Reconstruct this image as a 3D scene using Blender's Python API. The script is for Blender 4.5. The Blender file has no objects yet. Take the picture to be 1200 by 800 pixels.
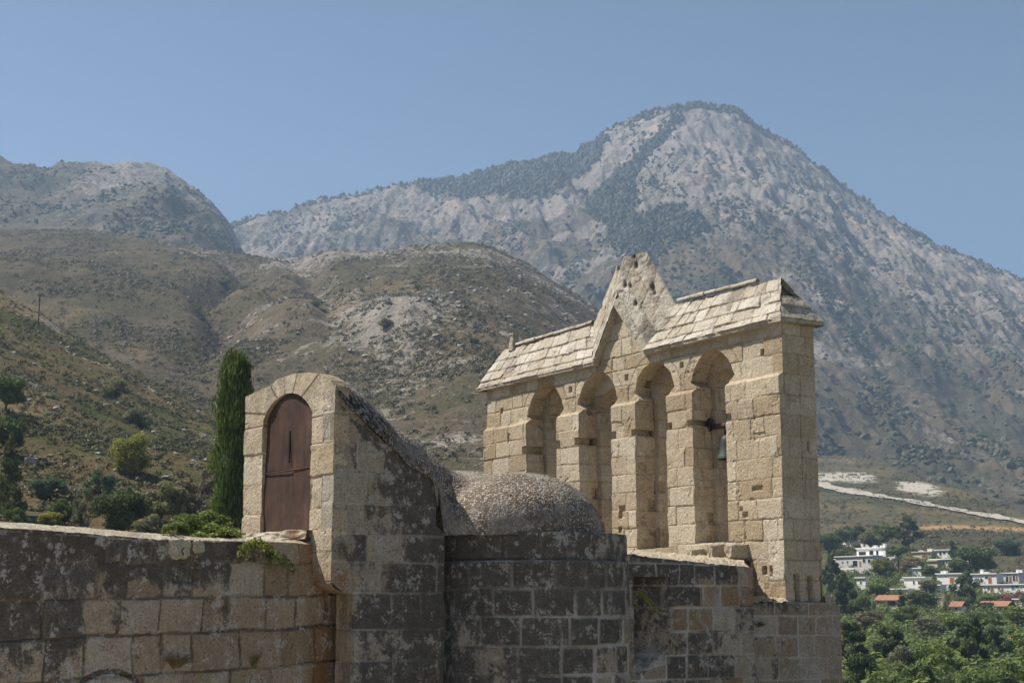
SUN_STRENGTH = 5.0
SKY_STRENGTH = 0.058
EXPOSURE = 0.58
HAZE_DENSITY = 0.00017
HAZE_COL = (0.55, 0.74, 1.0)
import bpy, math, random
import numpy as np
from mathutils import Vector

scene = bpy.context.scene
COL = scene.collection
rng = np.random.default_rng(7)
random.seed(7)

# ---------------------------------------------------------------- camera geometry
F = 1750.0                       # focal length in pixels of the 1200 px wide photograph
TH = math.atan(308 / F)          # upward tilt
CT, ST = math.cos(TH), math.sin(TH)

def ray(x, y):
    dx = (x - 600) / F; dy = (400 - y) / F
    return (dx, CT - dy * ST, ST + dy * CT)

def at(x, y, Y):
    r = ray(x, y); k = Y / r[1]
    return Vector((r[0] * k, Y, r[2] * k))

def ae(x, y):                    # tangent of azimuth, tangent of elevation (per unit depth)
    r = ray(x, y)
    return r[0] / r[1], r[2] / r[1]

# ---------------------------------------------------------------- numpy noise
_P = np.random.default_rng(3).permutation(512)
_P = np.concatenate([_P, _P, _P])
_G = np.random.default_rng(4).uniform(0, 2 * math.pi, 512)
_GX, _GY = np.cos(_G), np.sin(_G)

def perlin(x, y, seed=0):
    x = np.asarray(x, float); y = np.asarray(y, float)
    x, y = np.broadcast_arrays(x, y)
    xi = np.floor(x).astype(int); yi = np.floor(y).astype(int)
    xf = x - xi; yf = y - yi
    u = xf * xf * xf * (xf * (xf * 6 - 15) + 10); v = yf * yf * yf * (yf * (yf * 6 - 15) + 10)
    def g(ix, iy, dx, dy):
        h = _P[(_P[(ix + seed * 37) & 511] + iy) & 511]
        return _GX[h] * dx + _GY[h] * dy
    a = g(xi, yi, xf, yf); b = g(xi + 1, yi, xf - 1, yf)
    c = g(xi, yi + 1, xf, yf - 1); d = g(xi + 1, yi + 1, xf - 1, yf - 1)
    return ((a + (b - a) * u) * (1 - v) + (c + (d - c) * u) * v) * 1.5

def fbm(x, y, oct=4, seed=0, gain=0.5):
    s = 0; a = 1.0; t = 0
    for i in range(oct):
        s = s + a * perlin(x * 2 ** i + 13.7 * i, y * 2 ** i - 7.3 * i, seed + i); t += a; a *= gain
    return s / t

def ridged(x, y, oct=4, seed=0, gain=0.55):
    s = 0; a = 1.0; t = 0
    for i in range(oct):
        s = s + a * (1 - np.abs(perlin(x * 2 ** i + 5.1 * i, y * 2 ** i + 3.3 * i, seed + i)) * 1.6); t += a; a *= gain
    return s / t

def sstep(a, b, x):
    t = np.clip((x - a) / (b - a), 0, 1)
    return t * t * (3 - 2 * t)

def hash01(i, j=0, k=0):
    i = np.asarray(i).astype(np.int64); j = np.asarray(j).astype(np.int64)
    h = (i * 374761393 + j * 668265263 + k * 2147483647 + 1274126177) & 0xFFFFFFFF
    h = ((h ^ (h >> 13)) * 1274126177) & 0xFFFFFFFF
    h = h ^ (h >> 16)
    return (h & 0xFFFFFF) / float(0xFFFFFF)

# ---------------------------------------------------------------- objects
def tag(o, label=None, cat=None, group=None, kind=None):
    if label: o['label'] = label
    if cat: o['category'] = cat
    if group: o['group'] = group
    if kind: o['kind'] = kind
    return o

def empty(name, loc=(0, 0, 0), label=None, cat=None, group=None, kind=None):
    o = bpy.data.objects.new(name, None); COL.objects.link(o)
    o.location = loc; o.empty_display_size = 0.5
    return tag(o, label, cat, group, kind)

class MB:
    """collects faces (tris, quads, ngons) with optional per-vertex float attributes"""
    def __init__(s): s.v = []; s.f = []; s.n = 0; s.at = {}
    def add(s, verts, faces, **attrs):
        verts = np.asarray(verts, float).reshape(-1, 3)
        m = len(verts)
        for k in attrs:
            if k not in s.at: s.at[k] = [np.zeros(s.n)] if s.n else []
        for k in s.at:
            a = attrs.get(k, 0.0)
            s.at[k].append(np.broadcast_to(np.asarray(a, float), (m,)))
        s.v.append(verts)
        if isinstance(faces, np.ndarray): s.f.append(faces + s.n)
        else:
            by = {}
            for f in faces: by.setdefault(len(f), []).append(f)
            for k in by: s.f.append(np.asarray(by[k], int) + s.n)
        s.n += m
    def box(s, c, d, rz=0, taper=1.0, jit=0, **at_):
        x, y, z = d[0] / 2, d[1] / 2, d[2] / 2
        p = np.array([[-x, -y, -z], [x, -y, -z], [x, y, -z], [-x, y, -z], [-x * taper, -y * taper, z], [x * taper, -y * taper, z], [x * taper, y * taper, z], [-x * taper, y * taper, z]])
        if jit: p = p + rng.uniform(-jit, jit, p.shape)
        cs, sn = math.cos(rz), math.sin(rz)
        q = p.copy(); q[:, 0] = p[:, 0] * cs - p[:, 1] * sn; q[:, 1] = p[:, 0] * sn + p[:, 1] * cs
        s.add(q + np.asarray(c), [(0, 3, 2, 1), (4, 5, 6, 7), (0, 1, 5, 4), (1, 2, 6, 5), (2, 3, 7, 6), (3, 0, 4, 7)], **at_)
    def tube(s, pts, rads, n=8, cap=True, **at_):
        pts = [Vector(p) for p in pts]; ring = []
        for i, p in enumerate(pts):
            d = (pts[min(i + 1, len(pts) - 1)] - pts[max(i - 1, 0)]).normalized()
            a = d.cross(Vector((0.31, 0.9, 0.2))).normalized(); b = d.cross(a)
            for k in range(n):
                t = 2 * math.pi * k / n
                ring.append(p + (a * math.cos(t) + b * math.sin(t)) * rads[i])
        fs = []
        for i in range(len(pts) - 1):
            for k in range(n):
                fs.append((i * n + k, i * n + (k + 1) % n, (i + 1) * n + (k + 1) % n, (i + 1) * n + k))
        if cap:
            fs.append(tuple(range(n - 1, -1, -1))); fs.append(tuple((len(pts) - 1) * n + k for k in range(n)))
        s.add([tuple(p) for p in ring], fs, **at_)
    def lathe(s, prof, c, n=24, **at_):
        vs = []
        for r, z in prof:
            for k in range(n):
                t = 2 * math.pi * k / n; vs.append((c[0] + r * math.cos(t), c[1] + r * math.sin(t), c[2] + z))
        fs = [(i * n + k, i * n + (k + 1) % n, (i + 1) * n + (k + 1) % n, (i + 1) * n + k) for i in range(len(prof) - 1) for k in range(n)]
        s.add(vs, fs, **at_)
    def grid(s, P, flip=False, **at_):
        """P: (m, n, 3) points"""
        m, n = P.shape[:2]
        i = np.arange(m * n).reshape(m, n)
        q = np.stack([i[:-1, :-1], i[1:, :-1], i[1:, 1:], i[:-1, 1:]], -1).reshape(-1, 4)
        if flip: q = q[:, ::-1]
        s.add(P.reshape(-1, 3), np.ascontiguousarray(q), **{k: np.asarray(a).reshape(-1) for k, a in at_.items()})
    def build(s, name, mat, parent=None, smooth=False, off=None):
        me = bpy.data.meshes.new(name)
        V = np.concatenate(s.v) if s.v else np.zeros((0, 3))
        if off is None and parent is not None: off = world_of(parent)
        if off is not None: V = V - np.asarray(off)
        me.vertices.add(len(V)); me.vertices.foreach_set('co', V.astype(np.float32).ravel())
        ls = np.concatenate([f.ravel() for f in s.f]); ln = np.concatenate([np.full(len(f), f.shape[1]) for f in s.f])
        me.loops.add(len(ls)); me.loops.foreach_set('vertex_index', ls.astype(np.int32))
        me.polygons.add(len(ln)); st = np.concatenate([[0], np.cumsum(ln)[:-1]])
        me.polygons.foreach_set('loop_start', st.astype(np.int32)); me.polygons.foreach_set('loop_total', ln.astype(np.int32))
        me.polygons.foreach_set('use_smooth', np.full(len(ln), bool(smooth)))
        me.update(calc_edges=True)
        for k, a in s.at.items():
            A = me.attributes.new(k, 'FLOAT', 'POINT'); A.data.foreach_set('value', np.concatenate(a).astype(np.float32))
        me.materials.append(mat)
        o = bpy.data.objects.new(name, me); COL.objects.link(o)
        if parent is not None: o.parent = parent
        return o

def world_of(o):
    p = Vector(o.location); q = o.parent
    while q is not None: p += Vector(q.location); q = q.parent
    return np.array(p)

def copy_tree(o, parent=None):
    c = o.copy(); COL.objects.link(c)
    if parent is not None: c.parent = parent
    for ch in list(o.children): copy_tree(ch, c)
    return c

# ---------------------------------------------------------------- materials
class NT:
    def __init__(s, name):
        s.m = bpy.data.materials.new(name); s.m.use_nodes = True
        s.t = s.m.node_tree; s.t.nodes.clear()
        s.out = s.t.nodes.new('ShaderNodeOutputMaterial')
        tc = s.t.nodes.new('ShaderNodeTexCoord'); s.obj = tc.outputs['Object']
        s.geo = s.t.nodes.new('ShaderNodeNewGeometry')
        s.pos = s.geo.outputs['Position']
    def n(s, typ, **kw):
        x = s.t.nodes.new(typ)
        for k, v in kw.items(): setattr(x, k, v)
        return x
    def put(s, sock, v):
        if isinstance(v, bpy.types.NodeSocket): s.t.links.new(v, sock)
        elif isinstance(v, (tuple, list)) and len(v) == 3 and sock.type == 'RGBA': sock.default_value = (*v, 1)
        else: sock.default_value = v
    def noise(s, scale, detail=3, rough=0.55, vec=None, dist=0.0, typ=None):
        x = s.n('ShaderNodeTexNoise'); s.put(x.inputs['Vector'], vec or s.pos)
        x.inputs['Scale'].default_value = scale; x.inputs['Detail'].default_value = detail
        x.inputs['Roughness'].default_value = rough; x.inputs['Distortion'].default_value = dist
        return x.outputs['Fac']
    def voro(s, scale, feature='F1', out='Distance', vec=None, rand=1.0):
        x = s.n('ShaderNodeTexVoronoi'); x.feature = feature; s.put(x.inputs['Vector'], vec or s.pos)
        x.inputs['Scale'].default_value = scale; x.inputs['Randomness'].default_value = rand
        return x.outputs[out]
    def scale(s, v, vec=None):
        x = s.n('ShaderNodeMapping'); s.put(x.inputs['Vector'], vec or s.pos); x.inputs['Scale'].default_value = v
        return x.outputs[0]
    def math(s, op, a, b=0.0, clamp=False):
        x = s.n('ShaderNodeMath', operation=op, use_clamp=clamp); s.put(x.inputs[0], a); s.put(x.inputs[1], b)
        return x.outputs[0]
    def mul(s, a, b): return s.math('MULTIPLY', a, b)
    def add(s, a, b): return s.math('ADD', a, b)
    def sub(s, a, b): return s.math('SUBTRACT', a, b)
    def smooth(s, x, a, b, lo=0.0, hi=1.0):
        m = s.n('ShaderNodeMapRange', interpolation_type='SMOOTHSTEP'); s.put(m.inputs[0], x)
        m.inputs[1].default_value = a; m.inputs[2].default_value = b; m.inputs[3].default_value = lo; m.inputs[4].default_value = hi
        return m.outputs[0]
    def mix(s, f, a, b, mode='MIX'):
        x = s.n('ShaderNodeMix', data_type='RGBA', blend_type=mode); s.put(x.inputs[0], f)
        s.put(x.inputs[6], a); s.put(x.inputs[7], b); return x.outputs[2]
    def ramp(s, f, stops, interp='LINEAR'):
        x = s.n('ShaderNodeValToRGB'); s.put(x.inputs[0], f); r = x.color_ramp; r.interpolation = interp
        while len(r.elements) < len(stops): r.elements.new(0.5)
        for e, (p, c) in zip(r.elements, stops): e.position = p; e.color = (*c, 1)
        return x.outputs[0]
    def attr(s, name): x = s.n('ShaderNodeAttribute', attribute_name=name); return x.outputs['Fac']
    def rand(s): return s.n('ShaderNodeObjectInfo').outputs['Random']
    def bump(s, h, strength=0.5, dist=0.02, normal=None):
        x = s.n('ShaderNodeBump'); s.put(x.inputs['Height'], h); x.inputs['Strength'].default_value = strength
        x.inputs['Distance'].default_value = dist
        if normal is not None: s.put(x.inputs['Normal'], normal)
        return x.outputs[0]
    def finish(s, col, rough=0.9, normal=None, metal=0.0, spec=0.2, transl=None):
        p = s.n('ShaderNodeBsdfPrincipled'); s.put(p.inputs['Base Color'], col); s.put(p.inputs['Roughness'], rough)
        s.put(p.inputs['Metallic'], metal); p.inputs['Specular IOR Level'].default_value = spec
        if normal is not None: s.put(p.inputs['Normal'], normal)
        o = p.outputs[0]
        if transl:
            t = s.n('ShaderNodeBsdfTranslucent'); s.put(t.inputs['Color'], transl[1])
            x = s.n('ShaderNodeMixShader'); x.inputs[0].default_value = transl[0]
            s.t.links.new(o, x.inputs[1]); s.t.links.new(t.outputs[0], x.inputs[2]); o = x.outputs[0]
        s.t.links.new(o, s.out.inputs['Surface']); return s.m

def mat_stone(name, warm, dark_amt, pale_amt, mortar, mortar_amt=0.8, grain=1.0, darkcol=(0.035, 0.033, 0.032), palecol=(0.30, 0.29, 0.27)):
    """weathered ashlar: per-block tone, mortar joints, black lichen, pale lichen, rust stains, pits"""
    t = NT(name)
    tone = t.attr('tone'); mort = t.attr('mortar'); dk = t.attr('dark'); st = t.attr('stain')
    base = t.ramp(tone, [(0.0, warm[0]), (0.5, warm[1]), (1.0, warm[2])])
    big = t.noise(1.3, 4, 0.6)
    base = t.mix(t.smooth(big, 0.35, 0.7, 0, 0.55), base, t.mix(0.5, base, (0.27, 0.20, 0.125)))
    med = t.noise(7, 5, 0.65)
    base = t.mix(1.0, base, t.ramp(med, [(0.25, (0.72, 0.70, 0.68)), (0.5, (1, 1, 1)), (0.8, (1.2, 1.19, 1.16))]), 'MULTIPLY')
    fine = t.noise(38, 4, 0.7)
    base = t.mix(1.0, base, t.ramp(fine, [(0.28, (0.58, 0.57, 0.55)), (0.5, (1, 1, 1)), (0.72, (1.28, 1.27, 1.24))]), 'MULTIPLY')
    # rust / ochre stain
    base = t.mix(t.mul(st, t.smooth(t.noise(3.5, 4, 0.6, t.scale((1, 1, 0.35))), 0.3, 0.62)), base, (0.26, 0.115, 0.03))
    # mortar before lichen
    base = t.mix(t.mul(mort, mortar_amt), base, mortar)
    # black lichen: broken blotches plus downward streaks
    l1 = t.noise(2.6, 8, 0.74, dist=0.6); l2 = t.noise(6.0, 6, 0.7, t.scale((1, 1, 0.35)))
    l3 = t.noise(17, 5, 0.75)
    l = t.add(t.mul(l1, 0.55), t.add(t.mul(l2, 0.25), t.mul(l3, 0.2)))
    blk = t.math('FRACT', t.mul(tone, 7.31)); lf = t.smooth(t.add(t.add(l, t.mul(t.sub(blk, 0.5), 0.14)), t.mul(t.sub(dk, 0.5), 0.40)), 0.488, 0.575)
    lf = t.mul(lf, t.sub(1.0, t.mul(mort, mortar_amt * 0.75)))
    base = t.mix(t.mul(lf, dark_amt), base, t.ramp(t.add(t.mul(med, 0.55), t.mul(fine, 0.45)), [(0.36, darkcol), (0.52, tuple(c * 1.5 for c in darkcol)), (0.68, (0.19, 0.175, 0.155))]))
    # pale grey lichen rosettes
    p1 = t.noise(4.2, 6, 0.7, dist=0.4, vec=t.scale((1.1, 1.1, 1.1)))
    p2 = t.noise(24, 4, 0.7)
    p3 = t.smooth(t.voro(5.5), 0.16, 0.30, 1, 0); pf = t.math('MAXIMUM', t.smooth(t.add(p1, t.mul(t.sub(p2, 0.5), 0.5)), 0.555, 0.65), t.mul(t.mul(p3, t.smooth(p2, 0.36, 0.56)), t.smooth(big, 0.44, 0.56)))
    base = t.mix(t.mul(pf, pale_amt), base, palecol)
    pits = t.voro(34); pitn = t.noise(7, 4, 0.65); pits2 = t.voro(13)
    pm = t.math('MAXIMUM', t.mul(t.smooth(pits, 0.12, 0.30, 1, 0), t.smooth(pitn, 0.46, 0.60)), t.mul(t.smooth(pits2, 0.06, 0.17, 1, 0), t.smooth(pitn, 0.50, 0.60)))
    base = t.mix(t.mul(pm, 0.72), base, (0.075, 0.055, 0.036))
    h = t.sub(t.add(t.mul(med, 0.6), t.mul(fine, 0.5)), t.mul(pm, 1.2))
    return t.finish(base, 0.93, t.bump(h, 0.85 * grain, 0.03), spec=0.1)

def mat_simple(name, col, rough=0.8, var=0.25, scale=3.0, metal=0.0, bump=0.0, spec=0.25):
    t = NT(name)
    n = t.noise(scale, 5, 0.65); n2 = t.noise(scale * 8, 3, 0.6)
    lo = tuple(c * (1 - var) for c in col); hi = tuple(min(1, c * (1 + var)) for c in col)
    c = t.ramp(t.add(t.mul(n, 0.65), t.mul(n2, 0.35)), [(0.3, lo), (0.7, hi)])
    return t.finish(c, rough, t.bump(n2, bump, 0.02) if bump else None, metal, spec)

def mat_leaf(name, dark, mid, light, transl=0.3, scale=1.0):
    t = NT(name)
    tone = t.attr('tone')
    c = t.ramp(tone, [(0.0, dark), (0.55, mid), (1.0, light)])
    c = t.mix(1.0, c, t.ramp(t.noise(1.2 * scale, 3, 0.6, t.obj), [(0.3, (0.75, 0.78, 0.75)), (0.7, (1.2, 1.18, 1.1))]), 'MULTIPLY')
    r = t.rand()
    c = t.mix(1.0, c, t.ramp(r, [(0, (0.85, 0.9, 0.95)), (1, (1.15, 1.1, 0.95))]), 'MULTIPLY')
    return t.finish(c, 0.7, None, 0, 0.25, (transl, c))
# ---------------------------------------------------------------- world, sun, camera, haze
SUN_EL = math.radians(55)
SUNH = Vector((-0.965, 0.262)).normalized()
SUN = Vector((SUNH.x * math.cos(SUN_EL), SUNH.y * math.cos(SUN_EL), math.sin(SUN_EL)))

w = bpy.data.worlds.new('World'); scene.world = w; w.use_nodes = True
nt = w.node_tree
bg = nt.nodes['Background']
sky = nt.nodes.new('ShaderNodeTexSky'); sky.sky_type = 'NISHITA'; sky.sun_disc = False
sky.sun_elevation = SUN_EL; sky.sun_rotation = math.atan2(SUN.x, SUN.y)
sky.altitude = 700; sky.air_density = 1.0; sky.dust_density = 0.15; sky.ozone_density = 2.6
nt.links.new(sky.outputs[0], bg.inputs[0]); bg.inputs[1].default_value = SKY_STRENGTH

sd = bpy.data.lights.new('sun', 'SUN'); sd.energy = SUN_STRENGTH; sd.angle = math.radians(0.53); sd.color = (1.0, 0.94, 0.84)
so = bpy.data.objects.new('sun', sd); COL.objects.link(so); so.location = (-300, 100, 500)
so.rotation_euler = SUN.to_track_quat('Z', 'Y').to_euler()

cd = bpy.data.cameras.new('camera'); cam = bpy.data.objects.new('camera', cd); COL.objects.link(cam)
cd.sensor_width = 36; cd.lens = F / 1200 * 36; cd.clip_end = 12000; cd.clip_start = 0.1
cam.location = (0, 0, 0); cam.rotation_euler = (math.pi / 2 + TH, 0, 0)
scene.camera = cam
scene.view_settings.view_transform = 'Standard'; scene.view_settings.look = 'None'
scene.view_settings.exposure = EXPOSURE; scene.view_settings.gamma = 1
scene.view_settings.use_curve_mapping = False
scene.cycles.use_denoising = True
scene.cycles.max_bounces = 7; scene.cycles.diffuse_bounces = 5; scene.cycles.transparent_max_bounces = 4
scene.cycles.volume_bounces = 1
scene.cycles.sample_clamp_indirect = 4

def make_haze():
    m = bpy.data.materials.new('haze_air'); m.use_nodes = True; t = m.node_tree; t.nodes.clear()
    o = t.nodes.new('ShaderNodeOutputMaterial'); v = t.nodes.new('ShaderNodeVolumePrincipled')
    v.inputs['Color'].default_value = (*HAZE_COL, 1); v.inputs['Density'].default_value = HAZE_DENSITY
    v.inputs['Anisotropy'].default_value = 0.2
    t.links.new(v.outputs[0], o.inputs['Volume'])
    b = MB(); b.box((0, 1240, 400), (5200, 3060, 830))
    h = b.build('haze', m); tag(h, 'pale blue summer haze hanging over the slopes', 'haze', kind='stuff')
make_haze()

# ---------------------------------------------------------------- terrain
def interp(pts, x):
    p = np.array(pts, float); return np.interp(x, p[:, 0], p[:, 1])

class Hill:
    """one hill: crest given as azimuth / elevation at its own real distance, slope rising from a foot"""
    def __init__(s, crest, yc, foot_e, yf, shape=1.0, noise=None, back=0.35, front=None, fslope=0.03, fade=None):
        c = np.array([ae(*p) for p in crest]); s.ca, s.ce = c[:, 0], c[:, 1]
        s.yc = (lambda a: interp(yc, a)) if not np.isscalar(yc) else (lambda a: np.full_like(a, yc, dtype=float))
        s.foot_e, s.yf, s.shape, s.noise, s.back = foot_e, yf, shape, noise, back
        s.front, s.fslope, s.fade = front, fslope, fade
    def z(s, a, Y, with_noise=True):
        a = np.asarray(a, float); Y = np.asarray(Y, float)
        a, Y = np.broadcast_arrays(a, Y)
        yc = s.yc(a); zc = np.interp(a, s.ca, s.ce) * yc; zf = s.foot_e * s.yf
        v = (Y - s.yf) / (yc - s.yf)
        vv = np.clip(v, 0, 1)
        sh = s.shape(a, vv) if callable(s.shape) else vv ** s.shape
        z = zf + (zc - zf) * sh
        over = np.clip(v - 1, 0, None) * (yc - s.yf)
        z = z - over * s.back - np.clip(s.yf - Y, 0, None) * s.fslope
        if with_noise and s.noise is not None:
            z = z + s.noise(a * Y, Y, a, v)
        if s.fade:                                   # the flank dips under the neighbouring ground
            k = sstep(s.fade[0], s.fade[1], a); z = z * (1 - k) - 13.0 * k
        return z
    def hit(s, x, y):
        """where the line of sight through (x, y) first meets the slope"""
        a, e = ae(x, y)
        Y = np.linspace(s.yf, float(s.yc(np.array([a]))[0]) * 1.02, 1500)
        el = s.z(np.full_like(Y, a), Y) / Y
        k = np.argmax(el >= e) if (el >= e).any() else int(np.argmax(el))
        return Vector((a * Y[k], Y[k], float(s.z(np.array([a]), np.array([Y[k]]))[0])))
    def mesh(s, name, mat, a0, a1, na, nv, v1=1.25, mask=None, power=1.0):
        a = np.linspace(a0, a1, na)[:, None]; v = np.linspace(0, 1, nv)[None, :] ** power * v1
        Y = s.yf + (s.yc(np.broadcast_to(a, (na, nv)))) * v - s.yf * v
        A = np.broadcast_to(a, Y.shape)
        if s.front:
            fr = np.linspace(s.front, s.yf, 40)[:-1][None, :] * np.ones((na, 1))
            Y = np.concatenate([fr, Y], 1); A = np.broadcast_to(a, Y.shape); v = (Y - s.yf) / (s.yc(A) - s.yf)
        Z = s.z(A, Y); X = A * Y
        P = np.stack([X, Y, Z], -1)
        at_ = mask(A, Y, Z, np.broadcast_to(v, Y.shape), X) if mask else {}
        b = MB(); b.grid(P, flip=True, **at_)
        for edge in (P[:, 0], P[0][::-1], P[-1], P[:, -1][::-1]):            # skirts down to the ground sheet
            low = edge.copy(); low[:, 2] = -13.0
            b.grid(np.stack([low, edge], 1), flip=True)
        o = b.build(name, mat, smooth=True); o['kind'] = 'structure'
        return o

# --- A: the near scrub slope on the left
def nA(X, Y, a, v):
    k = 0.12 + 0.88 * sstep(0, 0.12, v)
    return k * (fbm(X / 45, Y / 45, 4, 1) * 3.2 + fbm(X / 9, Y / 9, 3, 5) * 0.7 + np.abs(fbm(X / 16, Y / 60, 3, 9)) * 1.2 * sstep(0.2, 0.5, v))
HA = Hill([(-400, 250), (-150, 318), (0, 346), (25, 360), (50, 372), (75, 388), (100, 403), (150, 431), (200, 456), (250, 481), (300, 507), (400, 568), (520, 628), (700, 680), (900, 705)],
          [(-0.6, 350), (-0.3, 330), (0.0, 260), (0.3, 220)], 0.030, 88, 1.15, nA, front=27, fslope=0.034, fade=(-0.075, -0.032))
# --- B: the rounded rocky hill in the middle
def nB(X, Y, a, v):
    k = sstep(0.02, 0.2, v)
    gul = np.exp(-((a - (-0.205 + 0.05 * (v - 0.45) + 0.012 * np.sin(v * 19))) / 0.017) ** 2) * sstep(0.2, 0.45, v) * (1 - sstep(0.8, 1.0, v))
    gul2 = np.exp(-((a - (-0.125 - 0.05 * (v - 0.5))) / 0.012) ** 2) * sstep(0.3, 0.5, v) * (1 - sstep(0.85, 1.0, v))
    out = sstep(0.2, 0.5, fbm(X / 60, Y / 90, 3, 21)) * sstep(0.45, 0.6, v)
    crag = np.exp(-((a + 0.078) / 0.026) ** 2 - ((v - 0.37) / 0.06) ** 2); big = 1 - 0.8 * sstep(0.72, 1.0, v)
    return k * (fbm(X / 130, Y / 170, 4, 11) * 12 * big - gul * 13 - gul2 * 7 + (ridged(X / 34, Y / 60, 4, 14) - 0.5) * 7 * (0.35 + out) * (0.4 + 0.6 * big) + fbm(X / 12, Y / 14, 3, 17) * 1.6
                + crag * (3 + 8 * ridged(X / 20, Y / 30, 3, 19)))
HB = Hill([(-400, 255), (-100, 262), (0, 266), (100, 270), (170, 280), (230, 291), (270, 296), (320, 303), (360, 300), (395, 292), (430, 296), (470, 290), (505, 284), (540, 281), (570, 285), (600, 299), (640, 323), (690, 356), (715, 375), (760, 410), (820, 478), (880, 565), (950, 655), (1000, 695), (1100, 700), (1300, 705)],
          [(-0.6, 1000), (-0.3, 960), (-0.2, 900), (-0.05, 820), (0.1, 760), (0.4, 600)], 0.035, 230, lambda a, v: v ** 0.95, nB, front=105, fslope=0.165, fade=(0.145, 0.198))
# --- C: far ridge on the left
def nC(X, Y, a, v):
    k = sstep(0.02, 0.2, v)
    return k * (fbm(X / 260, Y / 320, 4, 31) * 20 * (1 - 0.6 * sstep(0.85, 1, v)) + (ridged(X / 70, Y / 130, 5, 33) - 0.5) * 17 + fbm(X / 18, Y / 20, 3, 36) * 3)
HC = Hill([(-500, 150), (-200, 168), (0, 184), (30, 191), (60, 198), (100, 195), (140, 191), (175, 190), (196, 195), (210, 206), (228, 218), (242, 230), (258, 249), (270, 266), (284, 292), (310, 330), (360, 380), (500, 420)],
          1650, 0.17, 800, 1.05, nC)
# --- D: the main mountain
def nD(X, Y, a, v):
    k = sstep(0.02, 0.2, v); top = 1 - 0.85 * sstep(0.80, 1.0, v)
    return k * (fbm(X / 420, Y / 520, 4, 41) * 34 * top + (ridged(X / 60, Y / 200, 4, 45) - 0.5) * 12 * top * v + (ridged(X / 150, Y / 460, 5, 43) - 0.55) * 52 * top * (0.4 + 0.6 * v) + (ridged(X / 38, Y / 70, 3, 47) - 0.5) * 13 * (0.3 + v) * (1 - 0.4 * sstep(0.9, 1, v)) + fbm(X / 17, Y / 17, 2, 49) * 4)
HD = Hill([(100, 330), (200, 292), (250, 270), (275, 262), (310, 251), (340, 243), (370, 236), (400, 229), (430, 223), (470, 217), (500, 214), (530, 209), (560, 203), (590, 197), (620, 190), (650, 184), (672, 180), (690, 172), (702, 160), (722, 148), (745, 138), (780, 129), (800, 126), (820, 124), (845, 127), (862, 131), (880, 141), (900, 153), (930, 173), (960, 194), (990, 221), (1030, 248), (1070, 271), (1110, 291), (1150, 309), (1200, 329), (1300, 372), (1500, 440)],
          2300, 0.042, 800, lambda a, v: 0.25 * v + 0.75 * v ** 1.35, nD)
# --- E: the village slope on the right
def nE(X, Y, a, v):
    k = sstep(0.02, 0.15, v)
    return k * (fbm(X / 120, Y / 150, 4, 51) * 5 * (0.3 + v) + fbm(X / 22, Y / 26, 3, 55) * 1.0)
EP = ([110, 150, 250, 380, 440, 500, 560, 620, 700, 800, 920, 1050, 1200], [-9.5, -8.5, -7.2, -3.0, 3.0, 10.0, 20.0, 31, 45, 62, 85, 104, 138])
E_END = [(ae(x, 600)[0], Y) for x, Y in [(400, 1190), (900, 1170), (960, 1130), (1000, 1010), (1060, 890), (1120, 780), (1200, 680), (1300, 560), (1700, 420)]]
def shE(a, v):
    ye = interp(E_END, a); return (np.interp(110 + (ye - 110) * v, *EP) + 9.5) / (np.interp(ye, *EP) + 9.5)
HE = Hill([(400, 528), (1700, 540)], E_END, -9.5 / 110, 110, shE, nE, back=0.2, front=40, fslope=0.0)
HE.ca = np.linspace(-0.2, 0.7, 200); _ye = interp(E_END, HE.ca); HE.ce = np.interp(_ye, *EP) / _ye     # the crest runs down to the right

def mat_hill(name, soil, scrub, rock, rock_lo, rock_hi, s1, extra=None, bump=1.0):
    """scrub and soil patches, pale limestone where the rock mask and noise agree"""
    t = NT(name)
    rk = t.attr('rock'); dry = t.attr('dry')
    n1 = t.noise(s1, 5, 0.62); n2 = t.noise(s1 * 7, 5, 0.7); n3 = t.noise(s1 * 30, 4, 0.7)
    g = t.add(t.mul(n1, 0.45), t.add(t.mul(n2, 0.35), t.mul(n3, 0.2)))
    col = t.ramp(g, [(0.36, scrub[0]), (0.46, scrub[1]), (0.53, soil[0]), (0.63, soil[1])])
    col = t.mix(t.mul(dry, t.smooth(n2, 0.3, 0.6)), col, (0.29, 0.20, 0.105))
    r1 = t.noise(s1 * 16, 6, 0.75, t.scale((1, 1, 0.6)), dist=0.5); r2 = t.noise(s1 * 60, 4, 0.75)
    rf = t.smooth(t.add(t.add(t.mul(r1, 0.65), t.mul(r2, 0.35)), t.mul(t.sub(rk, 0.5), 0.36)), rock_lo, rock_hi)
    rc = t.ramp(t.add(t.mul(n3, 0.6), t.mul(n1, 0.4)), [(0.35, rock[0]), (0.62, rock[1])])
    if extra: rc = t.mix(t.smooth(t.noise(s1 * 2.2, 3, 0.5), 0.56, 0.68, 0, 0.7), rc, extra)
    col = t.mix(rf, col, rc)
    return t.finish(col, 0.95, t.bump(t.add(t.add(n3, r1), t.mul(r2, 0.5)), 0.8 * bump, 1.2 / (s1 * 60)), spec=0.05)

def proj(a, e):                  # where a direction lies in the photograph
    d = CT + e * ST
    return 600 + F * a / d, 400 - F * (e * CT - ST) / d

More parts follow.
